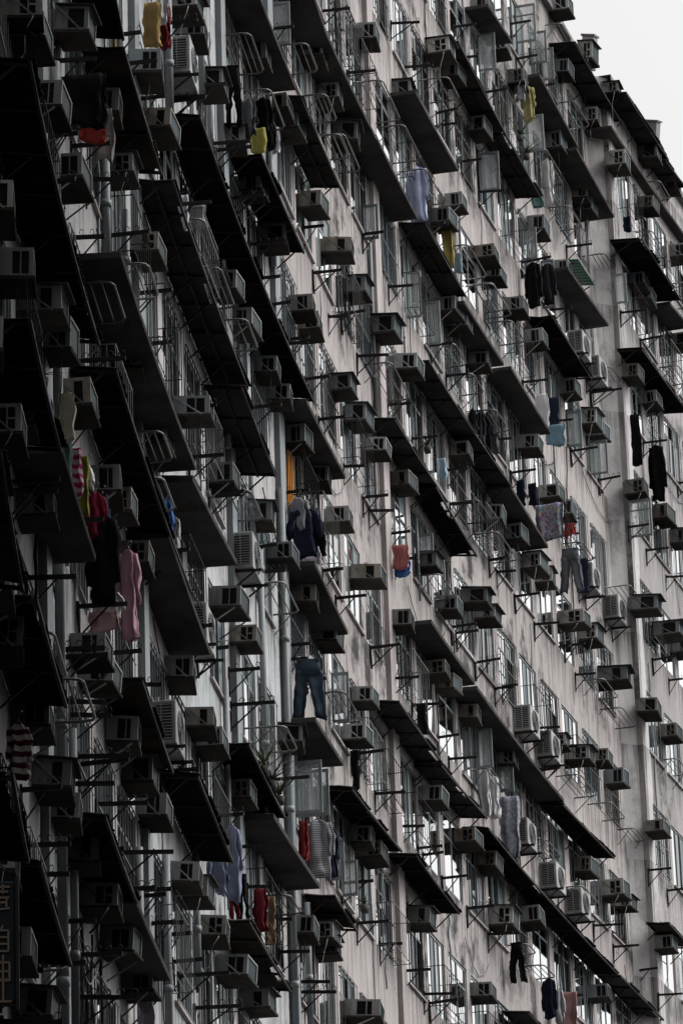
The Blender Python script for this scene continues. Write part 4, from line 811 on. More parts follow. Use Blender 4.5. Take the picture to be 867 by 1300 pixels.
CLOTH = dict(denim=(.05, .07, .095), heather=(.27, .28, .30), navy=(.018, .022, .04), navyd=(.014, .018, .032), black=(.008, .008, .009), blackd=(.018, .019, .022),
    lilac=(.42, .39, .46), salmon=(.34, .13, .12), blue=(.05, .12, .30), shirt=(.27, .30, .42), yellow=(.38, .34, .16), grey=(.28, .28, .29), mustard=(.27, .22, .07),
    paleblue=(.28, .37, .44), greyd=(.085, .09, .10), red=(.24, .035, .03), white=(.6, .6, .62), ltblue=(.15, .24, .31), dkred=(.13, .018, .022), maroon=(.10, .014, .02),
    tan=(.24, .16, .10), pink=(.48, .28, .34), whited=(.55, .54, .53), pinkd=(.34, .22, .23), beige=(.40, .36, .29), teal=(.09, .16, .15), olive=(.16, .14, .03),
    redd=(.20, .02, .04), yellowd=(.26, .24, .07), ochre=(.32, .22, .09), whitep=(.42, .37, .36), rose=(.20, .11, .11))
def cloth(k):
    if 'cl_' + k in M: return M['cl_' + k]
    if k in ('stripe', 'bstripe', 'mstripe', 'plaid', 'floral', 'pattern'):
        m = newmat('cloth_' + k, (.3, .3, .3), .9, 0, .1); b = m.node_tree.nodes['Principled BSDF']; tc = N(m, 'ShaderNodeTexCoord').outputs['Object']
        if k in ('floral', 'pattern'):
            v = N(m, 'ShaderNodeTexVoronoi', Scale=14. if k == 'floral' else 22.); L(m, tc, v.inputs['Vector'])
            c = mixc(m, ramp(m, noise(m, tc, 16, 2), .45, .55), (.30, .29, .32), mixc(m, .75, v.outputs['Color'], (.05, .06, .10)) if k == 'floral' else (.16, .19, .24))
        else:
            w = N(m, 'ShaderNodeTexWave', Scale={'stripe': 11., 'bstripe': 3., 'mstripe': 3., 'plaid': 14.}[k], bands_direction='Z'); L(m, tc, w.inputs['Vector'])
            a, bb = {'stripe': ((.10, .10, .11), (.40, .40, .42)), 'bstripe': ((.05, .01, .02), (.34, .31, .30)), 'mstripe': ((.26, .02, .10), (.40, .30, .30)), 'plaid': ((.09, .11, .17), (.20, .22, .30))}[k]
            c = mixc(m, ramp(m, w.outputs['Fac'], .45, .55), a, bb)
        L(m, c, b.inputs['Base Color']); M['cl_' + k] = m; return m
    M['cl_' + k] = dirty('cloth_' + k, CLOTH[k], tuple(v * .7 for v in CLOTH[k]), .4, .95, 0, 3., .05)
    # cloth keeps its own colour: no ageing by place
    return M['cl_' + k]

# ------------------------------------------------------------------ mesh helpers
class MB:
    def __init__(s): s.bm = bmesh.new(); s.uv = None
    def box(s, x0, x1, y0, y1, z0, z1, mi=0, rot=None):
        v = [s.bm.verts.new(p) for p in ((x0, y0, z0), (x1, y0, z0), (x1, y1, z0), (x0, y1, z0), (x0, y0, z1), (x1, y0, z1), (x1, y1, z1), (x0, y1, z1))]
        if rot:
            for q in v: q.co = rot @ q.co
        for f in ((0, 3, 2, 1), (4, 5, 6, 7), (0, 1, 5, 4), (1, 2, 6, 5), (2, 3, 7, 6), (3, 0, 4, 7)):
            s.bm.faces.new([v[i] for i in f]).material_index = mi
    def bar(s, a, b, w, h=None, mi=0):
        a, b = Vector(a), Vector(b); h = h or w; d = (b - a).normalized()
        up = Vector((0, 0, 1)) if abs(d.z) < .95 else Vector((1, 0, 0))
        u = d.cross(up).normalized(); k = u.cross(d).normalized()
        v = [s.bm.verts.new(p + u * su * w / 2 + k * sk * h / 2) for p in (a, b) for su, sk in ((-1, -1), (1, -1), (1, 1), (-1, 1))]
        for f in ((3, 2, 1, 0), (4, 5, 6, 7), (0, 1, 5, 4), (1, 2, 6, 5), (2, 3, 7, 6), (3, 0, 4, 7)):
            s.bm.faces.new([v[i] for i in f]).material_index = mi
    def tube(s, pts, r, n=6, mi=0, caps=True):
        pts = [Vector(p) for p in pts]; rings = []
        for i, p in enumerate(pts):
            d = (pts[min(i + 1, len(pts) - 1)] - pts[max(i - 1, 0)]).normalized()
            up = Vector((0, 0, 1)) if abs(d.z) < .9 else Vector((1, 0, 0))
            u = d.cross(up).normalized(); k = u.cross(d)
            rr = r[i] if isinstance(r, (list, tuple)) else r
            rings.append([s.bm.verts.new(p + (u * math.cos(2 * PI * j / n) + k * math.sin(2 * PI * j / n)) * rr) for j in range(n)])
        for a, b in zip(rings, rings[1:]):
            for j in range(n):
                f = s.bm.faces.new((a[j], a[(j + 1) % n], b[(j + 1) % n], b[j])); f.smooth = True; f.material_index = mi
        if caps:
            s.bm.faces.new(rings[0][::-1]).material_index = mi; s.bm.faces.new(rings[-1]).material_index = mi
    def quad(s, pts, mi=0, uvs=None):
        f = s.bm.faces.new([s.bm.verts.new(p) for p in pts]); f.material_index = mi
        if uvs:
            if s.uv is None: s.uv = s.bm.loops.layers.uv.new('UVMap')
            for l, u in zip(f.loops, uvs): l[s.uv].uv = u
        return f
    def build(s, name, mats, parent=None, bevel=0., matrix=None):
        if matrix: s.bm.transform(matrix)
        me = bpy.data.meshes.new(name); s.bm.to_mesh(me); s.bm.free()
        for m in (mats if isinstance(mats, (list, tuple)) else [mats]): me.materials.append(m)
        o = bpy.data.objects.new(name, me); C.objects.link(o)
        if parent: o.parent = parent
        if bevel:
            md = o.modifiers.new('bevel', 'BEVEL'); md.width = bevel; md.segments = 1; md.limit_method = 'ANGLE'
        return o
def empty(name, loc=(0, 0, 0), r=0.):
    o = bpy.data.objects.new(name, None); C.objects.link(o); o.location = loc; o.rotation_euler = (0, 0, r); o.empty_display_size = .2
    return o
def tag(o, label=None, cat=None, group=None, kind=None):
    if label: o['label'] = label
    if cat: o['category'] = cat
    if group: o['group'] = group
    if kind: o['kind'] = kind
    return o
def kids(o): return KIDS.get(o.name, [])
KIDS = {}
def register(root):   # remember the tree of a prototype, for copying
    for o in bpy.data.objects:
        if o.parent: KIDS.setdefault(o.parent.name, [])
    for k in list(KIDS): KIDS[k] = [o for o in bpy.data.objects if o.parent and o.parent.name == k]
def copy_tree(o, parent=None):
    c = o.copy(); C.objects.link(c); c.parent = parent
    for ch in KIDS.get(o.name, []): copy_tree(ch, c)
    return c
USED = set()
def instance(proto, loc, r, scale=(1, 1, 1)):
    if proto.name not in USED: USED.add(proto.name); o = proto
    else: o = copy_tree(proto)
    o.location = loc; o.rotation_euler = (0, 0, r); o.scale = scale
    return o

# ------------------------------------------------------------------ ground
g = MB(); n = 40; R = 900
for i in range(n):
    for j in range(n):
        x0, y0 = -R + i * 2 * R / n, -R + j * 2 * R / n; d = 2 * R / n
        g.quad([(x0, y0, -1.6), (x0 + d, y0, -1.6), (x0 + d, y0 + d, -1.6), (x0, y0 + d, -1.6)])
o = g.build('ground', dirty('asphalt', (.05, .05, .052), (.035, .034, .033), .5, .9, 0, .6)); tag(o, kind='structure')
pv = MB()
for i in range(190):
    s0 = 12 + i * 2.2; s1 = s0 + 2.2
    a, b, c, d = at(s0, .45, -1.6), at(s1, .45, -1.6), at(s1, 2.6, -1.6), at(s0, 2.6, -1.6); u = Vector((0, 0, .13))
    pv.quad([d + u, c + u, b + u, a + u]); pv.quad([d, c, c + u, d + u])
o = pv.build('pavement', dirty('paving', (.2, .195, .19), (.1, .1, .1), .5, .9, 0, .8)); tag(o, kind='structure')

# ------------------------------------------------------------------ the blocks: walls, windows, hoods, pipes
ZH0, DH = 16.85, 2.7        # head of a window row, storey height
WW, WH = 1.48, 1.46         # window opening
COLS_A = [22.2, 24.08, 25.96, 27.84, 30.6, 32.48, 34.36, 36.24, 39.0, 40.88, 42.76, 44.64, 47.4, 49.2]
COLS_B = [52.31, 54.19, 56.07, 57.95, 59.83] + [62.58 + 1.88 * i for i in range(11)]
COLS_C = [SC0 + .55 + 1.88 * i for i in range(9)]

def wall_mesh(s0, s1, off, cols, z0, z1, rows, dz, mat, name, parent, ends=(False, False)):
    mb = MB()
    def panel(a, b, za, zb, d=off):
        k = max(1, int((b - a) / .9 + .5))
        for i in range(k):
            p, q = a + (b - a) * i / k, a + (b - a) * (i + 1) / k
            mb.quad([at(p, d, za), at(q, d, za), at(q, d, zb), at(p, d, zb)], 0, [(p, za), (q, za), (q, zb), (p, zb)])
    heads = [ZH0 + dz + DH * k for k in rows]
    edges = [s0] + [v for c in cols for v in (c, c + WW)] + [s1]
    for i in range(0, len(edges), 2):                 # the piers, full height
        if edges[i + 1] - edges[i] > .01: panel(edges[i], edges[i + 1], z0, z1)
    for c in cols:
        zs = [z0] + [v for h in heads for v in (h - WH, h)] + [z1]
        for i in range(0, len(zs), 2): panel(c, c + WW, zs[i], zs[i + 1])
        for h in heads:                               # reveals and the dark room behind
            r = off - .2; a, b = c, c + WW; lo, hi = h - WH, h
            mb.quad([at(a, off, lo), at(a, off, hi), at(a, r, hi), at(a, r, lo)], 0, [(a, lo), (a, hi), (a + .2, hi), (a + .2, lo)])
            mb.quad([at(b, r, lo), at(b, r, hi), at(b, off, hi), at(b, off, lo)], 0, [(b - .2, lo), (b - .2, hi), (b, hi), (b, lo)])
            mb.quad([at(a, off, hi), at(b, off, hi), at(b, r, hi), at(a, r, hi)], 0, [(a, hi), (b, hi), (b, hi + .2), (a, hi + .2)])
            mb.quad([at(a, r, lo), at(b, r, lo), at(b, off, lo), at(a, off, lo)], 0, [(a, lo), (b, lo), (b, lo - .2), (a, lo - .2)])
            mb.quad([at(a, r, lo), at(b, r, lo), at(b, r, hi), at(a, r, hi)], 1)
    D = off - 11
    for a in [s0 + (s1 - s0) * i / 12 for i in range(12)]:
        b = a + (s1 - s0) / 12
        mb.quad([at(a, off, z1), at(b, off, z1), at(b, D, z1), at(a, D, z1)], 0, [(a, 0), (b, 0), (b, 11), (a, 11)])
        mb.quad([at(b, D, z0), at(a, D, z0), at(a, D, z1), at(b, D, z1)], 0, [(b, z0), (a, z0), (a, z1), (b, z1)])
    for e, s in zip(ends, (s0, s1)):
        if e: mb.quad([at(s, off, z0), at(s, off, z1), at(s, D, z1), at(s, D, z0)], 0, [(0, z0), (0, z1), (11, z1), (11, z0)])
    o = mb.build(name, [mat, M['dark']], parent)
    return o

def window_proto(v):
    w = empty('window'); rnd = random.Random(v * 13 + 1)
    f = MB(); t = .045; x0, x1 = -.05, -.022
    f.box(x0, x1, 0, t, 0, WH); f.box(x0, x1, WW - t, WW, 0, WH); f.box(x0, x1, t, WW - t, 0, t); f.box(x0, x1, t, WW - t, WH - t, WH)
    ns = (3, 2, 3, 4)[v % 4]; tr = WH * (.72 if v % 3 else 1.)
    if tr < WH: f.box(x0, x1 - .004, t, WW - t, tr - .02, tr + .02)
    ys = [t + (WW - 2 * t) * i / ns for i in range(ns + 1)]
    for y in ys[1:-1]: f.box(x0 + .002, x1 + .004, y - .018, y + .018, t, WH - t)
    fo = f.build('frame', M['alu'], w)
    p = MB()
    for i in range(ns):
        for (za, zb) in ((t, tr), (tr, WH - t)) if tr < WH else ((t, WH - t),):
            if zb - za < .05: continue
            a, b = ys[i] + .018, ys[i + 1] - .018; k = rnd.random()
            mi = 4 if k < .62 else 0 if k < .82 else 1 if k < .87 else 2 if k < .95 else 3
            tl = rnd.uniform(-.010, .010); tv = rnd.uniform(-.006, .006); xx = -.034
            if rnd.random() < .14: continue              # an open sash shows the dark room
            p.quad([(xx - tl, a, za + .01), (xx + tl, b, za + .01), (xx + tl + tv, b, zb - .01), (xx - tl + tv, a, zb - .01)], mi)
    p.build('pane', [M['glass'], M['glass2'], M['glass3'], M['glass4'], M['mirror']], w)
    if v % 5 not in (1, 3):
        q = MB(); sp = .21 if v % 2 else .29; nn = int(WW / sp); x = .03
        for i in range(nn + 1): q.bar((x, WW * i / nn, .02), (x, WW * i / nn, WH - .02), .011)
        for z in (.03, WH * .45, WH - .03) if v % 2 else (.03, WH - .03): q.bar((x + .012, 0, z), (x + .012, WW, z), .014)
        q.build('grille', [M['alu'], M['iron'], M['steel']][v % 3], w)
    if v in (3, 7):                                       # a shallow steel cage round the lower half
        q = MB(); dd = .3; zt = WH * .5
        for z in (.0, zt): q.bar((.0, 0, z), (dd, 0, z), .012); q.bar((dd, 0, z), (dd, WW, z), .012); q.bar((0, WW, z), (dd, WW, z), .012)
        for i in range(9): q.bar((dd, WW * i / 8, 0), (dd, WW * i / 8, zt), .009)
        for i in range(1, 3): q.bar((dd * i / 3, 0, 0), (dd * i / 3, 0, zt), .009); q.bar((dd * i / 3, 0, 0), (dd * i / 3, WW, 0), .009)
        q.build('window_cage', M['iron'] if v == 3 else M['steel'], w)
    if v % 2 == 0:
        q = MB(); q.box(.002, .05, -.03, WW + .03, -.035, 0); q.build('sill', M['plaster'], w)
    register(w)
    return w
WPROTO = [window_proto(v) for v in range(10)]
wuse = {}
def add_window(s, off, z, parent, v):
    p = WPROTO[v]
    if v not in wuse: wuse[v] = 1; o = p
    else: o = copy_tree(p)
    o.parent = parent; o.location = at(s, off, z); o.rotation_euler = (0, 0, rz(s + WW / 2))
    return o
def cam_px(p):       # where a point falls in the picture, only to leave out windows nobody can see
    D = p.y * math.cos(PITCH) + p.z * math.sin(PITCH); U = -p.y * math.sin(PITCH) + p.z * math.cos(PITCH)
    a, b = 5500 * p.x / D, 5500 * U / D; c, s = math.cos(.033), math.sin(.033)
    return 433.5 + c * a - s * b, 650 - (s * a + c * b)
PITCH = math.radians(20)

def block(label, s0, s1, off, cols, ztop, dz, mat, ends, rngseed):
    root = empty('apartment_block', at((s0 + s1) / 2, off - 5.5, -1.6)); bpy.context.view_layer.update()
    tag(root, label, 'apartment block', 'blocks of the curved estate')
    inv = Matrix.Translation(-root.location)
    rows = range(-5, 11)
    w = wall_mesh(s0, s1, off, cols, -1.6, ztop, rows, dz, mat, 'wall', root, ends); w.matrix_parent_inverse = inv
    cop = MB(); k = max(2, int((s1 - s0) / 2))
    for i in range(k):
        a, b = s0 + (s1 - s0) * i / k, s0 + (s1 - s0) * (i + 1) / k; u = Vector((0, 0, .16))
        P4 = [at(a, off + .14, ztop + .003), at(b, off + .14, ztop + .003), at(b, off - .35, ztop + .003), at(a, off - .35, ztop + .003)]
        cop.quad(P4); cop.quad([p + u for p in P4[::-1]]); cop.quad([P4[0], P4[0] + u, P4[1] + u, P4[1]]); cop.quad([P4[2], P4[2] + u, P4[3] + u, P4[3]])
    cp = cop.build('coping', M['coping'], root); cp.matrix_parent_inverse = inv
    cand = []
    rnd = random.Random(rngseed)
    for c in cols:
        for kk in rows:
            zb = ZH0 + dz + DH * kk - WH; v = rnd.choice(range(10))
            if kk < -3: continue
            x, y = cam_px(at(c + WW / 2, off, zb + WH / 2))
            if -40 < x < 910 and -70 < y < 1380: cand.append((-1 / at(c, off).y, c, zb, v))
    cand.sort()
    # the hundred that show largest are parts of their own, the rest one part
    for (_, c, zb, v) in cand[:100]:
        o = add_window(c, off, zb, root, v); o.matrix_parent_inverse = inv
    rest = cand[100:]
    if rest:
        bm = bmesh.new(); mats = []
        for (_, c, zb, v) in rest:
            mt = Matrix.Translation(at(c, off, zb)) @ Matrix.Rotation(rz(c + WW / 2), 4, 'Z')
            for ch in KIDS[WPROTO[v].name]:
                me = ch.data.copy(); me.transform(mt); idx = []
                for m_ in ch.data.materials:
                    if m_ not in mats: mats.append(m_)
                    idx.append(mats.index(m_))
                for pl in me.polygons: pl.material_index = idx[pl.material_index]
                bm.from_mesh(me); bpy.data.meshes.remove(me)
        me = bpy.data.meshes.new('windows'); bm.to_mesh(me); bm.free()
        for m_ in mats: me.materials.append(m_)
        o = bpy.data.objects.new('windows', me); C.objects.link(o); o.parent = root; o.matrix_parent_inverse = inv; tag(o, kind='stuff')
    return root, inv
blkA = block('pale painted block with grey blue drainpipes, deep in shade at the left', 12., 51.9, 0., COLS_A, 45.6, 0., M['wallA'], (True, False), 1)
blkB = block('streaked pinkish concrete block in the middle, left of the tall concrete pier', 51.9, SC0, 0., COLS_B, 45.15, 0., M['wallB'], (False, True), 2)
blkC = block('stained grey block on the right, set forward behind the tall concrete pier', SC0 + .002, 106., .45, COLS_C, 45.0, -.5, M['wallC'], (True, True), 3)
pr = MB()
for za in range(-2, 45, 2):                              # the tall pier: a splayed face between the two wall planes
    zb = min(za + 2, 45.14); za = max(za, -1.6); A_, B_, C_ = SC0 - .30, SC0 + .14, SC0 + .60
    pr.quad([at(A_, -.02, za), at(B_, .47, za), at(B_, .47, zb), at(A_, -.02, zb)], 0, [(A_, za), (A_ + .65, za), (A_ + .65, zb), (A_, zb)])
    pr.quad([at(B_, .47, za), at(C_, .475, za), at(C_, .475, zb), at(B_, .47, zb)], 0, [(A_ + .65, za), (A_ + 1.1, za), (A_ + 1.1, zb), (A_ + .65, zb)])
pr.quad([at(A_, -.02, 45.14), at(B_, .47, 45.14), at(C_, .475, 45.14), at(C_, -.02, 45.14)], 0, [(0, 0), (0, .5), (.9, .5), (.9, 0)])
o = pr.build('pier', M['pier'], blkC[0]); o.matrix_parent_inverse = blkC[1]
def which(s, off): return blkC if off > .1 or s > SC0 else blkB if s > 51.9 else blkA

def strip(mb, s0, s1, d0, d1, za, zb, z0s, z1s, k=None, mi=0):
    """closed slab following the wall: inner edge at d0, outer at d1; z linear along s"""
    k = k or max(1, int((s1 - s0) / .8 + .5)); rings = []
    for i in range(k + 1):
        s = s0 + (s1 - s0) * i / k; zi = z0s + (z1s - z0s) * i / k
        rings.append([mb.bm.verts.new(p) for p in (at(s, d0, zi + za), at(s, d1, zi), at(s, d1, zi + zb), at(s, d0, zi + za + zb))])
    for a, b in zip(rings, rings[1:]):
        for j in range(4): mb.bm.faces.new((a[j], b[j], b[(j + 1) % 4], a[(j + 1) % 4])).material_index = mi
    mb.bm.faces.new(rings[0]).material_index = mi; mb.bm.faces.new(rings[-1][::-1]).material_index = mi
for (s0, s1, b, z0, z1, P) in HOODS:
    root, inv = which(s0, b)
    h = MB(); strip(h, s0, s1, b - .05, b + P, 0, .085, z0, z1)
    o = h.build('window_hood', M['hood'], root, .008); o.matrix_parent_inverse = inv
# plain lintels over the windows between the hoods, and the party line
def pipe(s, off, za, zb, r, mat='pipe'):
    root, inv = which(s, off)
    p = MB(); p.tube([at(s, off + r + .03, za), at(s, off + r + .03, zb)], r, 10)
    z = za + .7
    while z < zb: p.tube([at(s, off + r + .03, z), at(s, off + r + .03, z + .09)], r * 1.25, 10); z += 2.7
    o = p.build('drainpipe', M[mat], root); o.matrix_parent_inverse = inv
for (s, off, za, zb, r) in PIPES: pipe(s, off, za, zb, r)
# pier strips: raised plaster bands between window columns
for (s, w, off) in [(20.9, .5, 0), (29.75, .45, 0), (38.2, .4, 0), (46.55, .42, 0), (51.35, .5, 0), (61.6, .55, 0)]:
    root, inv = which(s, off)
    b = MB(); strip(b, s, s + w, off - .02, off + .09, 0, 46.6, -1.6, -1.6, 1)
    o = b.build('pilaster', M['pipe'] if s < 51.6 else M['plaster'], root); o.matrix_parent_inverse = inv
rn = random.Random(99)
for i in range(190):                                     # loose cables and waste pipes on the wall
    s = 24 + (i * 1.75) % 80 + rn.uniform(-.5, .5)
    off = .45 if s > SC0 else 0.
    root, inv = which(s, off); z = ZH0 + 2.7 * rn.randint(-2, 9) + rn.uniform(.1, 1.1); ln = rn.uniform(1.5, 5.)
    if s + .8 > SC0 > s - .8: continue
    a = MB()
    if i % 3: a.tube([at(s + .05 * math.sin(t * 1.3 + i), off + .03 + .012 * math.sin(t * 2.1), z - ln * t / 9) for t in range(10)], rn.choice([.009, .014, .02]), 5)
    else:
        l2 = rn.uniform(1.5, 4.); e = min(l2, 105 - s)
        a.tube([at(s + e * t / 10, off + .03, z - rn.uniform(.0, .05) - .5 * (1 - (t / 5 - 1) ** 2)) for t in range(11)], .01, 5)
    o = a.build('cable', M['iron' if i % 2 else 'pipe'], root); o.matrix_parent_inverse = inv
# open casements hinged out from the wall
for (s, b, z, H, P) in CASEMENTS:
    root, inv = which(s, b)
    f = MB(); t = .045; y = .0
    f.box(.01, t, -.015, .02, 0, H); f.box(P - t, P, -.015, .02, 0, H); f.box(t, P - t, -.015, .02, 0, t); f.box(t, P - t, -.015, .02, H - t, H)
    if H > .9: f.box(t, P - t, -.012, .017, H * .7, H * .7 + .03)
    o = f.build('casement', M['alu'], root); o.matrix_parent_inverse = inv; o.location = at(s, b, z); o.rotation_euler = (0, 0, rz(s))
    q = MB(); q.quad([(t, .002, t), (P - t, .002, t), (P - t, .002, H - t), (t, .002, H - t)])
    q.quad([(P - t, .006, t), (t, .006, t), (t, .006, H - t), (P - t, .006, H - t)]); q.build('pane', M['clear'], o)
# the orange curtain in one window of the left block
s, b, z, P = ORANGE
root, inv = which(s, 0)
q = MB()
for i in range(8): q.bar((-.10 + .03 * math.sin(i * 1.9), i * .05, .1), (-.10 + .03 * math.sin(i * 1.9 + .4), i * .05 + .05, 1.0), .045, .03)
o = q.build('curtain', M['orange'], root); o.matrix_parent_inverse = inv; o.location = at(s, .16, z); o.rotation_euler = (0, 0, rz(s)); o['label'] = 'bright orange curtain panel at an open window'

# ------------------------------------------------------------------ window air conditioners
def holed(mb, y, P, H, holes, sgn, depth=.05):
    xs = sorted({0., P} | {h[0] for h in holes} | {h[1] for h in holes}); zs = sorted({0., H} | {h[2] for h in holes} | {h[3] for h in holes})
    for i in range(len(xs) - 1):
        for j in range(len(zs) - 1):
            cx, cz = (xs[i] + xs[i + 1]) / 2, (zs[j] + zs[j + 1]) / 2
            if any(h[0] < cx < h[1] and h[2] < cz < h[3] for h in holes): continue
            q = [(xs[i], y, zs[j]), (xs[i + 1], y, zs[j]), (xs[i + 1], y, zs[j + 1]), (xs[i], y, zs[j + 1])]
            mb.quad(q if sgn < 0 else q[::-1])
    for (a, b, c, d) in holes:
        yy = y - sgn * depth
        for q in ([(a, y, c), (b, y, c), (b, yy, c), (a, yy, c)], [(a, yy, d), (b, yy, d), (b, y, d), (a, y, d)], [(a, y, d), (a, y, c), (a, yy, c), (a, yy, d)], [(b, y, c), (b, y, d), (b, yy, d), (b, yy, c)]):
            mb.quad(q if sgn < 0 else q[::-1])
def aircon(v):
    P, W, H = .6, .56, .4
    r = empty('air_conditioner'); mat = M[['casing', 'casing2', 'casing', 'casing3', 'casing5', 'casing4', 'casing3', 'casing6'][v % 8]]
    lay = [[(.23, .365, .05, .35), (.385, .52, .05, .35)], [(.25, .375, .06, .35), (.40, .51, .06, .19), (.40, .51, .215, .35)], [(.21, .36, .05, .355), (.38, .46, .05, .355)],
           [(.22, .52, .05, .355)], [(.27, .39, .05, .35), (.41, .53, .05, .35)], [(.30, .46, .05, .35)]][v % 6]
    b = MB(); b.quad([(0, 0, H), (P, 0, H), (P, W, H), (0, W, H)]); b.quad([(0, W, 0), (P, W, 0), (P, 0, 0), (0, 0, 0)])
    b.quad([(0, 0, 0), (0, 0, H), (0, W, H), (0, W, 0)])
    holed(b, 0, P, H, lay, -1); holed(b, W, P, H, lay, 1)
    t = .03                                             # rim round the outer face
    b.quad([(P, 0, 0), (P, W, 0), (P, W, t), (P, 0, t)]); b.quad([(P, 0, H - t), (P, W, H - t), (P, W, H), (P, 0, H)])
    b.quad([(P, 0, t), (P, t, t), (P, t, H - t), (P, 0, H - t)]); b.quad([(P, W - t, t), (P, W, t), (P, W, H - t), (P, W - t, H - t)])
    for q in ([(P, t, t), (P, W - t, t), (P - .03, W - t, t), (P - .03, t, t)], [(P, t, H - t), (P - .03, t, H - t), (P - .03, W - t, H - t), (P, W - t, H - t)], [(P, t, t), (P - .03, t, t), (P - .03, t, H - t), (P, t, H - t)], [(P, W - t, t), (P, W - t, H - t), (P - .03, W - t, H - t), (P - .03, W - t, t)]): b.quad(q)
    b.bar((P * .2, -.004, .02), (P * .2, -.004, H - .02), .008); b.box(-.1, 0, .03, W - .03, .03, H - .03)
    bmesh.ops.remove_doubles(b.bm, verts=b.bm.verts, dist=.0005)
    body = b.build('casing', mat, r)
    for sgn, y in ((-1, 0), (1, W)):
        s = MB()
        for (a, b_, c, d) in lay:
            yy = y - sgn * .045; q = [(a, yy, c), (b_, yy, c), (b_, yy, d), (a, yy, d)]; s.quad(q if sgn < 0 else q[::-1])
            k = int((d - c) / .035)
            for i in range(1, k): s.bar((a, y - sgn * .02, c + (d - c) * i / k), (b_, y - sgn * .02, c + (d - c) * i / k), .02, .004)
        s.build('side_vent', M['vent'], body)
    c = MB(); c.quad([(P - .025, t, t), (P - .025, W - t, t), (P - .025, W - t, H - t), (P - .025, t, H - t)])
    for i in range(1, 12): c.bar((P - .018, t + (W - 2 * t) * i / 12, t), (P - .018, t + (W - 2 * t) * i / 12, H - t), .006)
    c.build('coil', M['coil'], r)
    tr = MB(); tr.box(-.02, P + .03, -.03, W + .03, -.032, -.006); tr.box(P + .012, P + .03, -.03, W + .03, -.006, .018); tr.box(-.02, P + .012, -.03, -.018, -.006, .016); tr.build('tray', M['tray'], r)
    if v % 6 != 4:
        for y in (-.03, W + .03):
            s = MB()
            if v % 4 != 2: s.bar((.0, y, H * .97), (P * .8, y, -.0), .008, .028)
            else: s.bar((.0, y, -.35), (P * .85, y, -.03), .008, .028)
            s.build('brace', M['steel' if v % 2 else 'casing'], r)
    if v % 4 == 3:
        s = MB(); s.box(-.03, P + .08, -.06, W + .06, H + .01, H + .025, rot=Matrix.Rotation(.04, 4, 'Y')); s.build('cover', M['csheet'], r)
    if v in (1, 4, 7, 10, 12):
        pts = [(P * (.75 - .1 * i * (v % 3) / 2 + .05 * math.sin(i * 1.3 + v)), -.02 - .05 * math.sin(i * .7 + v), -.03 - (.08 + .012 * v) * i + .03 * math.sin(i)) for i in range(8)]
        s = MB(); s.tube(pts, .008, 5); s.build('drip_hose', M['hose' if v % 2 else 'iron'], r)
    register(r); return r
ACP = [aircon(v) for v in range(14)]
rnd = random.Random(21)
for i, (s, b, z, P, H, lab) in enumerate(AIRCONS):
    v = i if i < 14 else rnd.randrange(14)
    o = instance(ACP[v], at(s, b, z), rz(s) + rnd.uniform(-.09, .09), (P / .6, 1 + rnd.uniform(-.18, .15), H / .4 * rnd.uniform(.9, 1.06)))
    o.rotation_euler = (rnd.uniform(-.05, .05), rnd.uniform(-.03, .10), o.rotation_euler[2])
    tag(o, lab, 'air conditioner', 'window air conditioners on the facade')
def split_unit():
    P, W, H = .4, .8, .65
    r = empty('outdoor_unit'); b = MB()
    b.box(0, P, 0, W, 0, H); o = b.build('casing', M['casing'], r, .012)
    s = MB(); s.box(P * .14, P * .86, -.006, -.001, H * .1, H * .92)
    s.build('louvre', M['vent'], r)
    s = MB()
    for i in range(12): s.bar((P * .14, -.012, H * (.12 + .07 * i)), (P * .86, -.012, H * (.12 + .07 * i)), .012, .012)
    s.bar((P * .5, -.014, H * .1), (P * .5, -.014, H * .92), .02, .012); s.build('louvre_slats', M['casing'], r)
    s = MB()
    for q in (.08, .14, .2, .26): s.tube([(P + .012, W * .5 + q * math.cos(t * PI / 10), H * .5 + q * math.sin(t * PI / 10)) for t in range(21)], .005, 4, caps=False)
    s.build('fan_grille', M['casing3'], r)
    s = MB(); s.tube([(P + .002, W * .5, H * .5), (P + .005, W * .5, H * .5)], .28, 24); s.build('fan_opening', M['vent'], r)
    for y in (.06, W - .06):
        s = MB(); s.bar((-.05, y, -.03), (P + .12, y, -.03), .04); s.bar((-.02, y, -.4), (P, y, -.05), .025); s.bar((0, y, -.42), (0, y, -.02), .04)
        s.build('bracket', M['iron'], r)
    register(r); return r
SP = split_unit()
for i, (s, b, z, P, H, lab) in enumerate(SPLITS):
    o = instance(SP, at(s, b, z), rz(s), (P / .4, 1, H / .65)); tag(o, lab, 'air conditioner', 'louvred outdoor units on the facade')

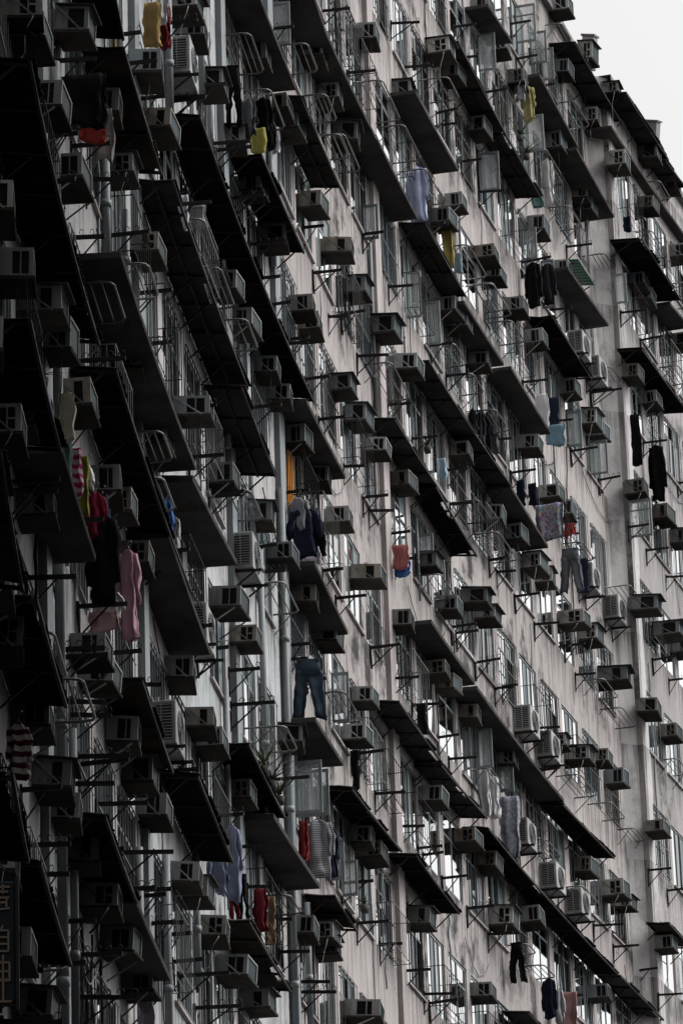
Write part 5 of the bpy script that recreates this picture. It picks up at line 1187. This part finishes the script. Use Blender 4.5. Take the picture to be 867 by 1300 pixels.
# ------------------------------------------------------------------ laundry brackets
def bracket(v):
    r = empty('laundry_bracket'); P = .6
    a = MB(); a.box(0, P, -.018, .018, -.045, 0); a.build('arm', M['iron'], r)
    a = MB(); a.box(-.0, .035, -.03, .03, -.4, .03); a.build('wall_plate', M['iron'], r)
    a = MB(); a.bar((.03, 0, -.36), (P * (.62 if v else .78), 0, -.04), .018); a.build('strut', M['iron'], r)
    if v != 2:
        for k in range(3 + v):
            a = MB(); x = .16 + .4 * k / (2 + v)
            a.tube([(x + .035 * math.sin(t * 5.2 / 8), 0, .037 - .035 * math.cos(t * 5.2 / 8)) for t in range(9)], .006, 4); a.build('hook', M['iron'], r)
    register(r); return r
BP = [bracket(v) for v in range(3)]
for i, (s, b, z, P, lab) in enumerate(BRACKETS):
    o = instance(BP[i if i < 3 else rnd.randrange(3)], at(s, b, z), rz(s) + rnd.uniform(-.12, .12), (P / .6, 1, 1)); o.rotation_euler = (rnd.uniform(-.04, .04), rnd.uniform(-.05, .06), o.rotation_euler[2]); tag(o, lab, 'laundry bracket', 'black laundry brackets under the windows')

# ------------------------------------------------------------------ tube racks
for i, (s, b, z, P, Ln, lab) in enumerate(FRAMES):
    r = empty('tube_rack', at(s, b, z), rz(s + Ln / 2)); tag(r, lab, 'laundry rack', 'metal tube laundry racks')
    f = MB(); q = .12
    pts = [(0, 0, 0), (P - q, 0, 0), (P - .035, .035, 0), (P, q, 0), (P, Ln - q, -.02), (P - .035, Ln - .035, -.02), (P - q, Ln, -.02), (0, Ln, -.02)]
    f.tube(pts, .015, 6); f.build('tube_frame', M['steel'], r)
    nr = 2 + i % 3
    for k in range(1, nr + 1):
        x = P * k / (nr + 1); a = MB(); a.tube([(x, .0, -.004), (x, Ln, -.024)], .009, 5); a.build('rod', M['steel'], r)
    if i % 2:
        for y in (0, Ln):
            a = MB(); a.bar((0.01, y, -.35), (P * .7, y, -.02), .014); a.build('stay', M['steel'], r)

# ------------------------------------------------------------------ metal canopies
rnd = random.Random(5)
for i, (k, s0, s1, b, z0, z1, P, drop, lab) in enumerate(CANOPIES):
    root = empty('canopy', at(s0, b, z0)); inv = Matrix.Translation(-root.location)
    tag(root, lab, 'canopy', 'metal canopies over the windows')
    mat = M[{'b': 'bsheet', 'n': 'nsheet', 'c': 'csheet', 'f': 'fsheet'}[k]]
    sh = MB(); Ln = s1 - s0; st = max(4, int(Ln / .05)); prev = None; amp = .012; rag = rnd.random() * 9
    drop = max(drop, .06)
    for j in range(st + 1):
        s = s0 + Ln * j / st; w = amp * (1 if j % 2 else -1); zz = z0 + (z1 - z0) * j / st
        pn = int((s - s0) / .84); pr_ = random.Random(pn * 7 + i * 131); po, pz, ps = pr_.uniform(-.045, .03), pr_.uniform(-.018, .018), pr_.uniform(-.03, .03)
        if pr_.random() < .07: po -= .1
        e = P + po + ps * (s - s0 - pn * .84) + (rnd.uniform(-.035, .02) if k in 'bn' and j % 5 == 0 else 0)
        sag = .02 * math.sin(s * 2.3 + rag) + pz * .6; w += pz * .7
        ring = [sh.bm.verts.new(p) for p in (at(s, b + .004, zz + drop + w), at(s, b + P * .55, zz + drop * .42 + w + sag), at(s, b + e, zz + w), at(s, b + e, zz + w + .012), at(s, b + P * .55, zz + drop * .42 + w + sag + .012), at(s, b + .004, zz + drop + w + .012))]
        if prev:
            for q in range(6): sh.bm.faces.new((prev[q], ring[q], ring[(q + 1) % 6], prev[(q + 1) % 6]))
        else: sh.bm.faces.new(ring)
        prev = ring
    sh.bm.faces.new(prev[::-1])
    o = sh.build('sheet', mat, root); o.matrix_parent_inverse = inv
    fm = M['iron']
    nb = max(2, int(Ln / .95) + 1)
    for j in range(nb):
        s = s0 + .06 + (Ln - .12) * j / (nb - 1); zz = z0 + (z1 - z0) * j / (nb - 1)
        a = MB(); a.bar(at(s, b + .01, zz + drop - .035), at(s, b + P - .02, zz - .035), .03, .035)
        o = a.build('rafter', fm, root); o.matrix_parent_inverse = inv
        if k in 'cf' or j % 2 == 0:
            a = MB(); a.bar(at(s, b + .01, zz + drop - .42), at(s, b + P * .7, zz + drop * .3 - .05), .02)
            o = a.build('strut', fm, root); o.matrix_parent_inverse = inv
    n2 = max(2, int(Ln / .8))
    for d_, zo in ((P - .03, -.03), (.04, drop - .03)) if k != 'f' else ((P - .03, -.03), (P * .5, drop * .4 - .03), (.04, drop - .03)):
        a = MB()
        for j in range(n2):
            a.bar(at(s0 + Ln * j / n2, b + d_, z0 + (z1 - z0) * j / n2 + zo), at(s0 + Ln * (j + 1) / n2, b + d_, z0 + (z1 - z0) * (j + 1) / n2 + zo), .03, .04)
        o = a.build('purlin', fm, root); o.matrix_parent_inverse = inv
# the small green canopy
s, b, z, P = GREEN
r = empty('canopy', at(s, b, z), rz(s)); tag(r, 'small green plastic canopy above black jackets near the concrete pier', 'canopy', 'metal canopies over the windows')
a = MB()
for j in range(18): a.box(0, P, j * .09, j * .09 + .088, (.012 if j % 2 else 0), (.022 if j % 2 else .01), rot=Matrix.Rotation(.12, 4, 'Y'))
a.build('sheet', M['green'], r); a = MB()
for y in (.05, 1.55): a.bar((0, y, -.3), (P * .8, y, -.1), .02)
a.build('stay', M['iron'], r)

# ------------------------------------------------------------------ laundry
def garment(kind, P, H, seed):
    mb = MB(); rn = random.Random(seed)
    def tube(rows, n=18, amp=.012, fr=3.):
        n = int(n * 1.7); amp *= 2.1; fr *= 1.25; hem = rn.uniform(.01, .035)
        ph = rn.random() * 6; rings = []
        for ri, (cx, z, hw, hd) in enumerate(rows):
            ring = []
            for j in range(n):
                t = 2 * PI * j / n; x = math.cos(t); y = math.sin(t)
                x = math.copysign(abs(x) ** .6, x); fold = amp * (math.sin(fr * t * 1.0 + ph + z * 2.2) + .6 * math.sin(fr * 2.3 * x + ph * 2 + z * 1.1)) * min(1, .3 + ri * .12)
                ring.append(mb.bm.verts.new((cx + hw * x, y * hd + fold, z + hem * math.sin(2.6 * x + ph) * ri / len(rows) + .008 * math.sin(9 * t + ph) * (ri > 1))))
            rings.append(ring)
        for a, b in zip(rings, rings[1:]):
            for j in range(n):
                f = mb.bm.faces.new((a[j], b[j], b[(j + 1) % n], a[(j + 1) % n])); f.smooth = True
        mb.bm.faces.new(rings[0]); mb.bm.faces.new(rings[-1][::-1])
    c = P / 2; m = 10
    if kind == 'jeans':
        tube([(c, 0, P * .34, .05), (c, -.02, P * .36, .06), (c, -H * .12, P * .38, .07), (c, -H * .27, P * .42, .075)], 20, .008)
        for sg in (-1, 1):
            tube([(c + sg * P * (.18 + .19 * i / m), -H * (.2 + .8 * i / m), P * (.23 - .06 * i / m), .065 - .02 * i / m) for i in range(m + 1)], 14, .012)
        mb.box(c - P * .355, c + P * .355, -.062, .062, -.035, -.003)
    elif kind in ('top', 'coat'):
        wb = .34 if kind == 'top' else .36
        rows = [(c, -.0, P * .10, .03), (c, -.03, P * .22, .04), (c, -.07, P * .33, .05)]
        rows += [(c, -.07 - (H - .07) * i / m, P * (wb + (.05 if kind == 'top' else .02 - .03 * i / m) * i / m), .055 + .012 * i / m) for i in range(1, m + 1)]
        tube(rows, 20, .016, 4.)
        sl = H * (.55 if kind == 'top' else .72)
        for sg in (-1, 1):
            tube([(c + sg * P * (.31 + .12 * min(1, i / 3)), -.06 - sl * i / 7, P * (.11 - .02 * i / 7), .045 - .008 * i / 7) for i in range(8)], 12, .010)
    elif kind == 'sheet':
        rows = [(c + .01 * math.sin(i), -H * i / m, P * .5 * (1 - (.10 * (i / m) ** 3)), .045 + .02 * math.sin(i * .7)) for i in range(m + 1)]
        tube(rows, 26, .022, 5.)
    else:
        rows = [(c + P * .03 * math.sin(i * .6 + seed), -H * i / m, P * (.47 + .018 * math.sin(i * .9 + seed * 1.3)), .02) for i in range(m + 1)]
        tube(rows, 18, .016, 3.)
    from mathutils import noise as _n
    for v in mb.bm.verts:
        k = min(1., -v.co.z / (H * .35) + .15) if H else 1
        v.co += _n.noise_vector(v.co * 7 + Vector((seed, 0, 0))) * .038 * k + _n.noise_vector(v.co * 19 + Vector((0, seed, 0))) * .012 * k
    return mb
NAMES = dict(jeans='trousers', top='shirt', coat='coat', sheet='blanket', towel='cloth')
for i, (k, s, b, z, H, P, col, lab) in enumerate(LAUNDRY):
    mb = garment(k, P, H, i); nm = NAMES[k]
    if 'towel' in lab.split(' ')[:4]: nm = 'towel'
    r = empty(nm, at(s, b, z), rz(s) + random.Random(i).uniform(-.12, .12)) if k in ('top', 'coat', 'jeans') else None
    if r is None:
        o = mb.build(nm, cloth(col)); o.location = at(s, b, z); o.rotation_euler = (0, 0, rz(s) + random.Random(i).uniform(-.12, .12))
    else:
        mb.build('fabric', cloth(col), r)
        h = MB(); c = P / 2
        h.tube([(c, 0, .10), (c + .02, 0, .12), (c + .035, 0, .10), (c + .02, 0, .07), (c, 0, .05), (c, 0, .0)], .005, 4); h.bar((c - P * .25, 0, -.04), (c, 0, .01), .01); h.bar((c + P * .25, 0, -.04), (c, 0, .01), .01)
        h.build('hanger', M['steel'], r); o = r
    tag(o, lab, 'laundry', 'laundry hung out to dry')

# ------------------------------------------------------------------ plants, roof ducts, sign
def spiky(s, d, z, n, size, lab, seed, gname):
    rn = random.Random(seed); r = empty('potted_plant', at(s, d, z)); tag(r, lab, 'plant', gname)
    p = MB(); p.tube([(0, 0, 0), (0, 0, .12)], [.06, .08], 10); p.build('pot', M['pot'], r)
    l = MB()
    for i in range(n):
        a = rn.random() * 2 * PI; e = rn.uniform(.2, 1.3); ln = size * rn.uniform(.6, 1.1); prev = None
        for q in range(6):
            t = q / 5; rad = ln * t * math.cos(e * (1 - .5 * t)); hh = .15 + ln * (t * math.sin(e) - .45 * t * t * (1.3 - e)); w = .016 * (1 - t) + .001
            c = Vector((rad * math.cos(a), rad * math.sin(a), hh)); side = Vector((-math.sin(a), math.cos(a), 0)) * w
            cur = (l.bm.verts.new(c - side), l.bm.verts.new(c + side))
            if prev: l.bm.faces.new((prev[0], prev[1], cur[1], cur[0]))
            prev = cur
    l.build('leaves', M['leaf'], r)
for a in PLANTS: spiky(*a)
for (s, d, z, w, h, tilt, lab, mt) in DUCTS:
    r = empty('roof_duct', at(s, d, z), rz(s)); tag(r, lab, 'roof duct', 'ducts rising from the roof edge')
    a = MB(); R_ = Matrix.Rotation(tilt, 4, 'X') @ Matrix.Rotation(tilt * .6, 4, 'Y')
    a.box(-w / 2, w / 2, -.25, .25, -.5, h, rot=R_); o = a.build('duct_body', M[mt], r, .02)
    a = MB(); a.box(-w / 2 - .03, w / 2 + .03, -.28, .28, h + .004, h + .05, rot=R_); a.build('duct_rim', M['coping'], r)
# the dark sign with characters, at the lower left edge
s, b, z, P, H = SIGN
r = empty('hanging_sign', at(s, b, z), rz(s)); tag(r, 'dark vertical sign with pale Chinese characters at the lower left edge', 'sign')
a = MB(); a.box(0, P, 0, .1, 0, H); a.build('panel', newmat('sign_panel', (.012, .015, .019), .7, 0, .1), r, .01)
for xx in (-.02, P):
    a = MB(); a.box(xx, xx + .02, -.015, .115, -.02, H + .02); a.build('panel_edge', M['iron'], r)
def glyph(strokes, cz, nm='character'):
    g_ = MB(); u = P * .36
    for (x0, z0, x1, z1) in strokes: g_.bar((P * .79 + (x0 - .5) * u * .85, -.006, cz + (z0 - .5) * u * 1.3), (P * .79 + (x1 - .5) * u * .85, -.006, cz + (z1 - .5) * u * 1.3), .008, .011)
    g_.build(nm, M['sign_paint'], r)
ZI = [(.5, 1., .4, .85), (.2, .82, .8, .82), (.2, .82, .2, .05), (.8, .82, .8, .05), (.2, .57, .8, .57), (.2, .32, .8, .32), (.2, .05, .8, .05)]
YOU = [(.15, .72, .85, .72), (.15, .72, .15, .05), (.85, .72, .85, .05), (.15, .05, .85, .05), (.15, .39, .85, .39), (.5, 1., .5, .05)]
TOP = [(.1, .9, .9, .9), (.5, 1., .5, .65), (.2, .72, .8, .72), (.15, .5, .85, .5), (.3, .5, .3, .15), (.7, .5, .7, .15), (.3, .32, .7, .32), (.1, .05, .9, .1)]
GONG = [(.2, .9, .8, .9), (.5, .9, .5, .1), (.05, .1, .95, .1)]
for st_, f_ in ((TOP, .86), (ZI, .52), (YOU, .28), (GONG, .1)): glyph(st_, H * f_)

# ------------------------------------------------------------------ unseen blocks behind and right of the viewer, added to shade the facade
def shade_block(x0, x1, y0, y1, h, face, label):
    r = empty('apartment_block', ((x0 + x1) / 2, (y0 + y1) / 2, -1.6)); tag(r, label, 'apartment block', 'blocks of the curved estate')
    inv = Matrix.Translation(-r.location); a = MB(); a.box(x0, x1, y0, y1, -1.6, h); o = a.build('wall', M['wallB2'], r); o.matrix_parent_inverse = inv
    a = MB(); z = 2.
    while z < h - 2:
        if face == 'x':
            y = y0 + 1
            while y < y1 - 2: a.box(x0 - .03, x0 - .005, y, y + 1.5, z, z + 1.45); y += 1.9
        else:
            x = x0 + 1
            while x < x1 - 2: a.box(x, x + 1.5, y1 + .005, y1 + .03, z, z + 1.45); x += 1.9
        z += 2.7
    o = a.build('windows', M['glass'], r); o.matrix_parent_inverse = inv; tag(o, kind='stuff')
    a = MB(); a.box(x0 - .2, x1 + .2, y0 - .2, y1 + .2, h + .004, h + .3); o = a.build('coping', M['coping'], r); o.matrix_parent_inverse = inv
for a_ in SHADE_BLOCKS: shade_block(*a_)

# ------------------------------------------------------------------ camera, light, sky
cam = bpy.data.cameras.new('camera'); co = bpy.data.objects.new('camera', cam); C.objects.link(co)
cam.sensor_fit = 'HORIZONTAL'; cam.sensor_width = 36; cam.lens = 36 * 5500 / 867; cam.clip_end = 3000; cam.clip_start = .1
co.matrix_world = Matrix.Rotation(math.radians(110), 4, 'X') @ Matrix.Rotation(-.033, 4, 'Z')
bpy.context.scene.camera = co
SUN_EL, SUN_AZ = math.radians(48), math.radians(82)     # azimuth clockwise from +Y
sd = Vector((math.sin(SUN_AZ) * math.cos(SUN_EL), math.cos(SUN_AZ) * math.cos(SUN_EL), math.sin(SUN_EL)))
sl = bpy.data.lights.new('sun', 'SUN'); sl.energy = SUN_E; sl.angle = math.radians(30); sl.color = (1, .96, .91)
so = bpy.data.objects.new('sun', sl); C.objects.link(so); so.rotation_euler = sd.to_track_quat('Z', 'Y').to_euler()
w = bpy.data.worlds.new('World'); bpy.context.scene.world = w; w.use_nodes = True
nt = w.node_tree; sky = nt.nodes.new('ShaderNodeTexSky'); sky.sky_type = 'NISHITA'; sky.sun_disc = False
sky.sun_elevation = SUN_EL; sky.sun_rotation = SUN_AZ; sky.air_density = 2.; sky.dust_density = 6.; sky.ozone_density = 1.
hs = nt.nodes.new('ShaderNodeHueSaturation'); hs.inputs['Saturation'].default_value = .0
nt.links.new(sky.outputs[0], hs.inputs['Color']); bg = nt.nodes['Background']; nt.links.new(hs.outputs[0], bg.inputs[0]); bg.inputs[1].default_value = SKY_E
sc = bpy.context.scene; sc.view_settings.view_transform = 'Standard'; sc.view_settings.look = 'None'; sc.view_settings.exposure = EXPO; sc.view_settings.gamma = 1
sc.view_settings.use_curve_mapping = False
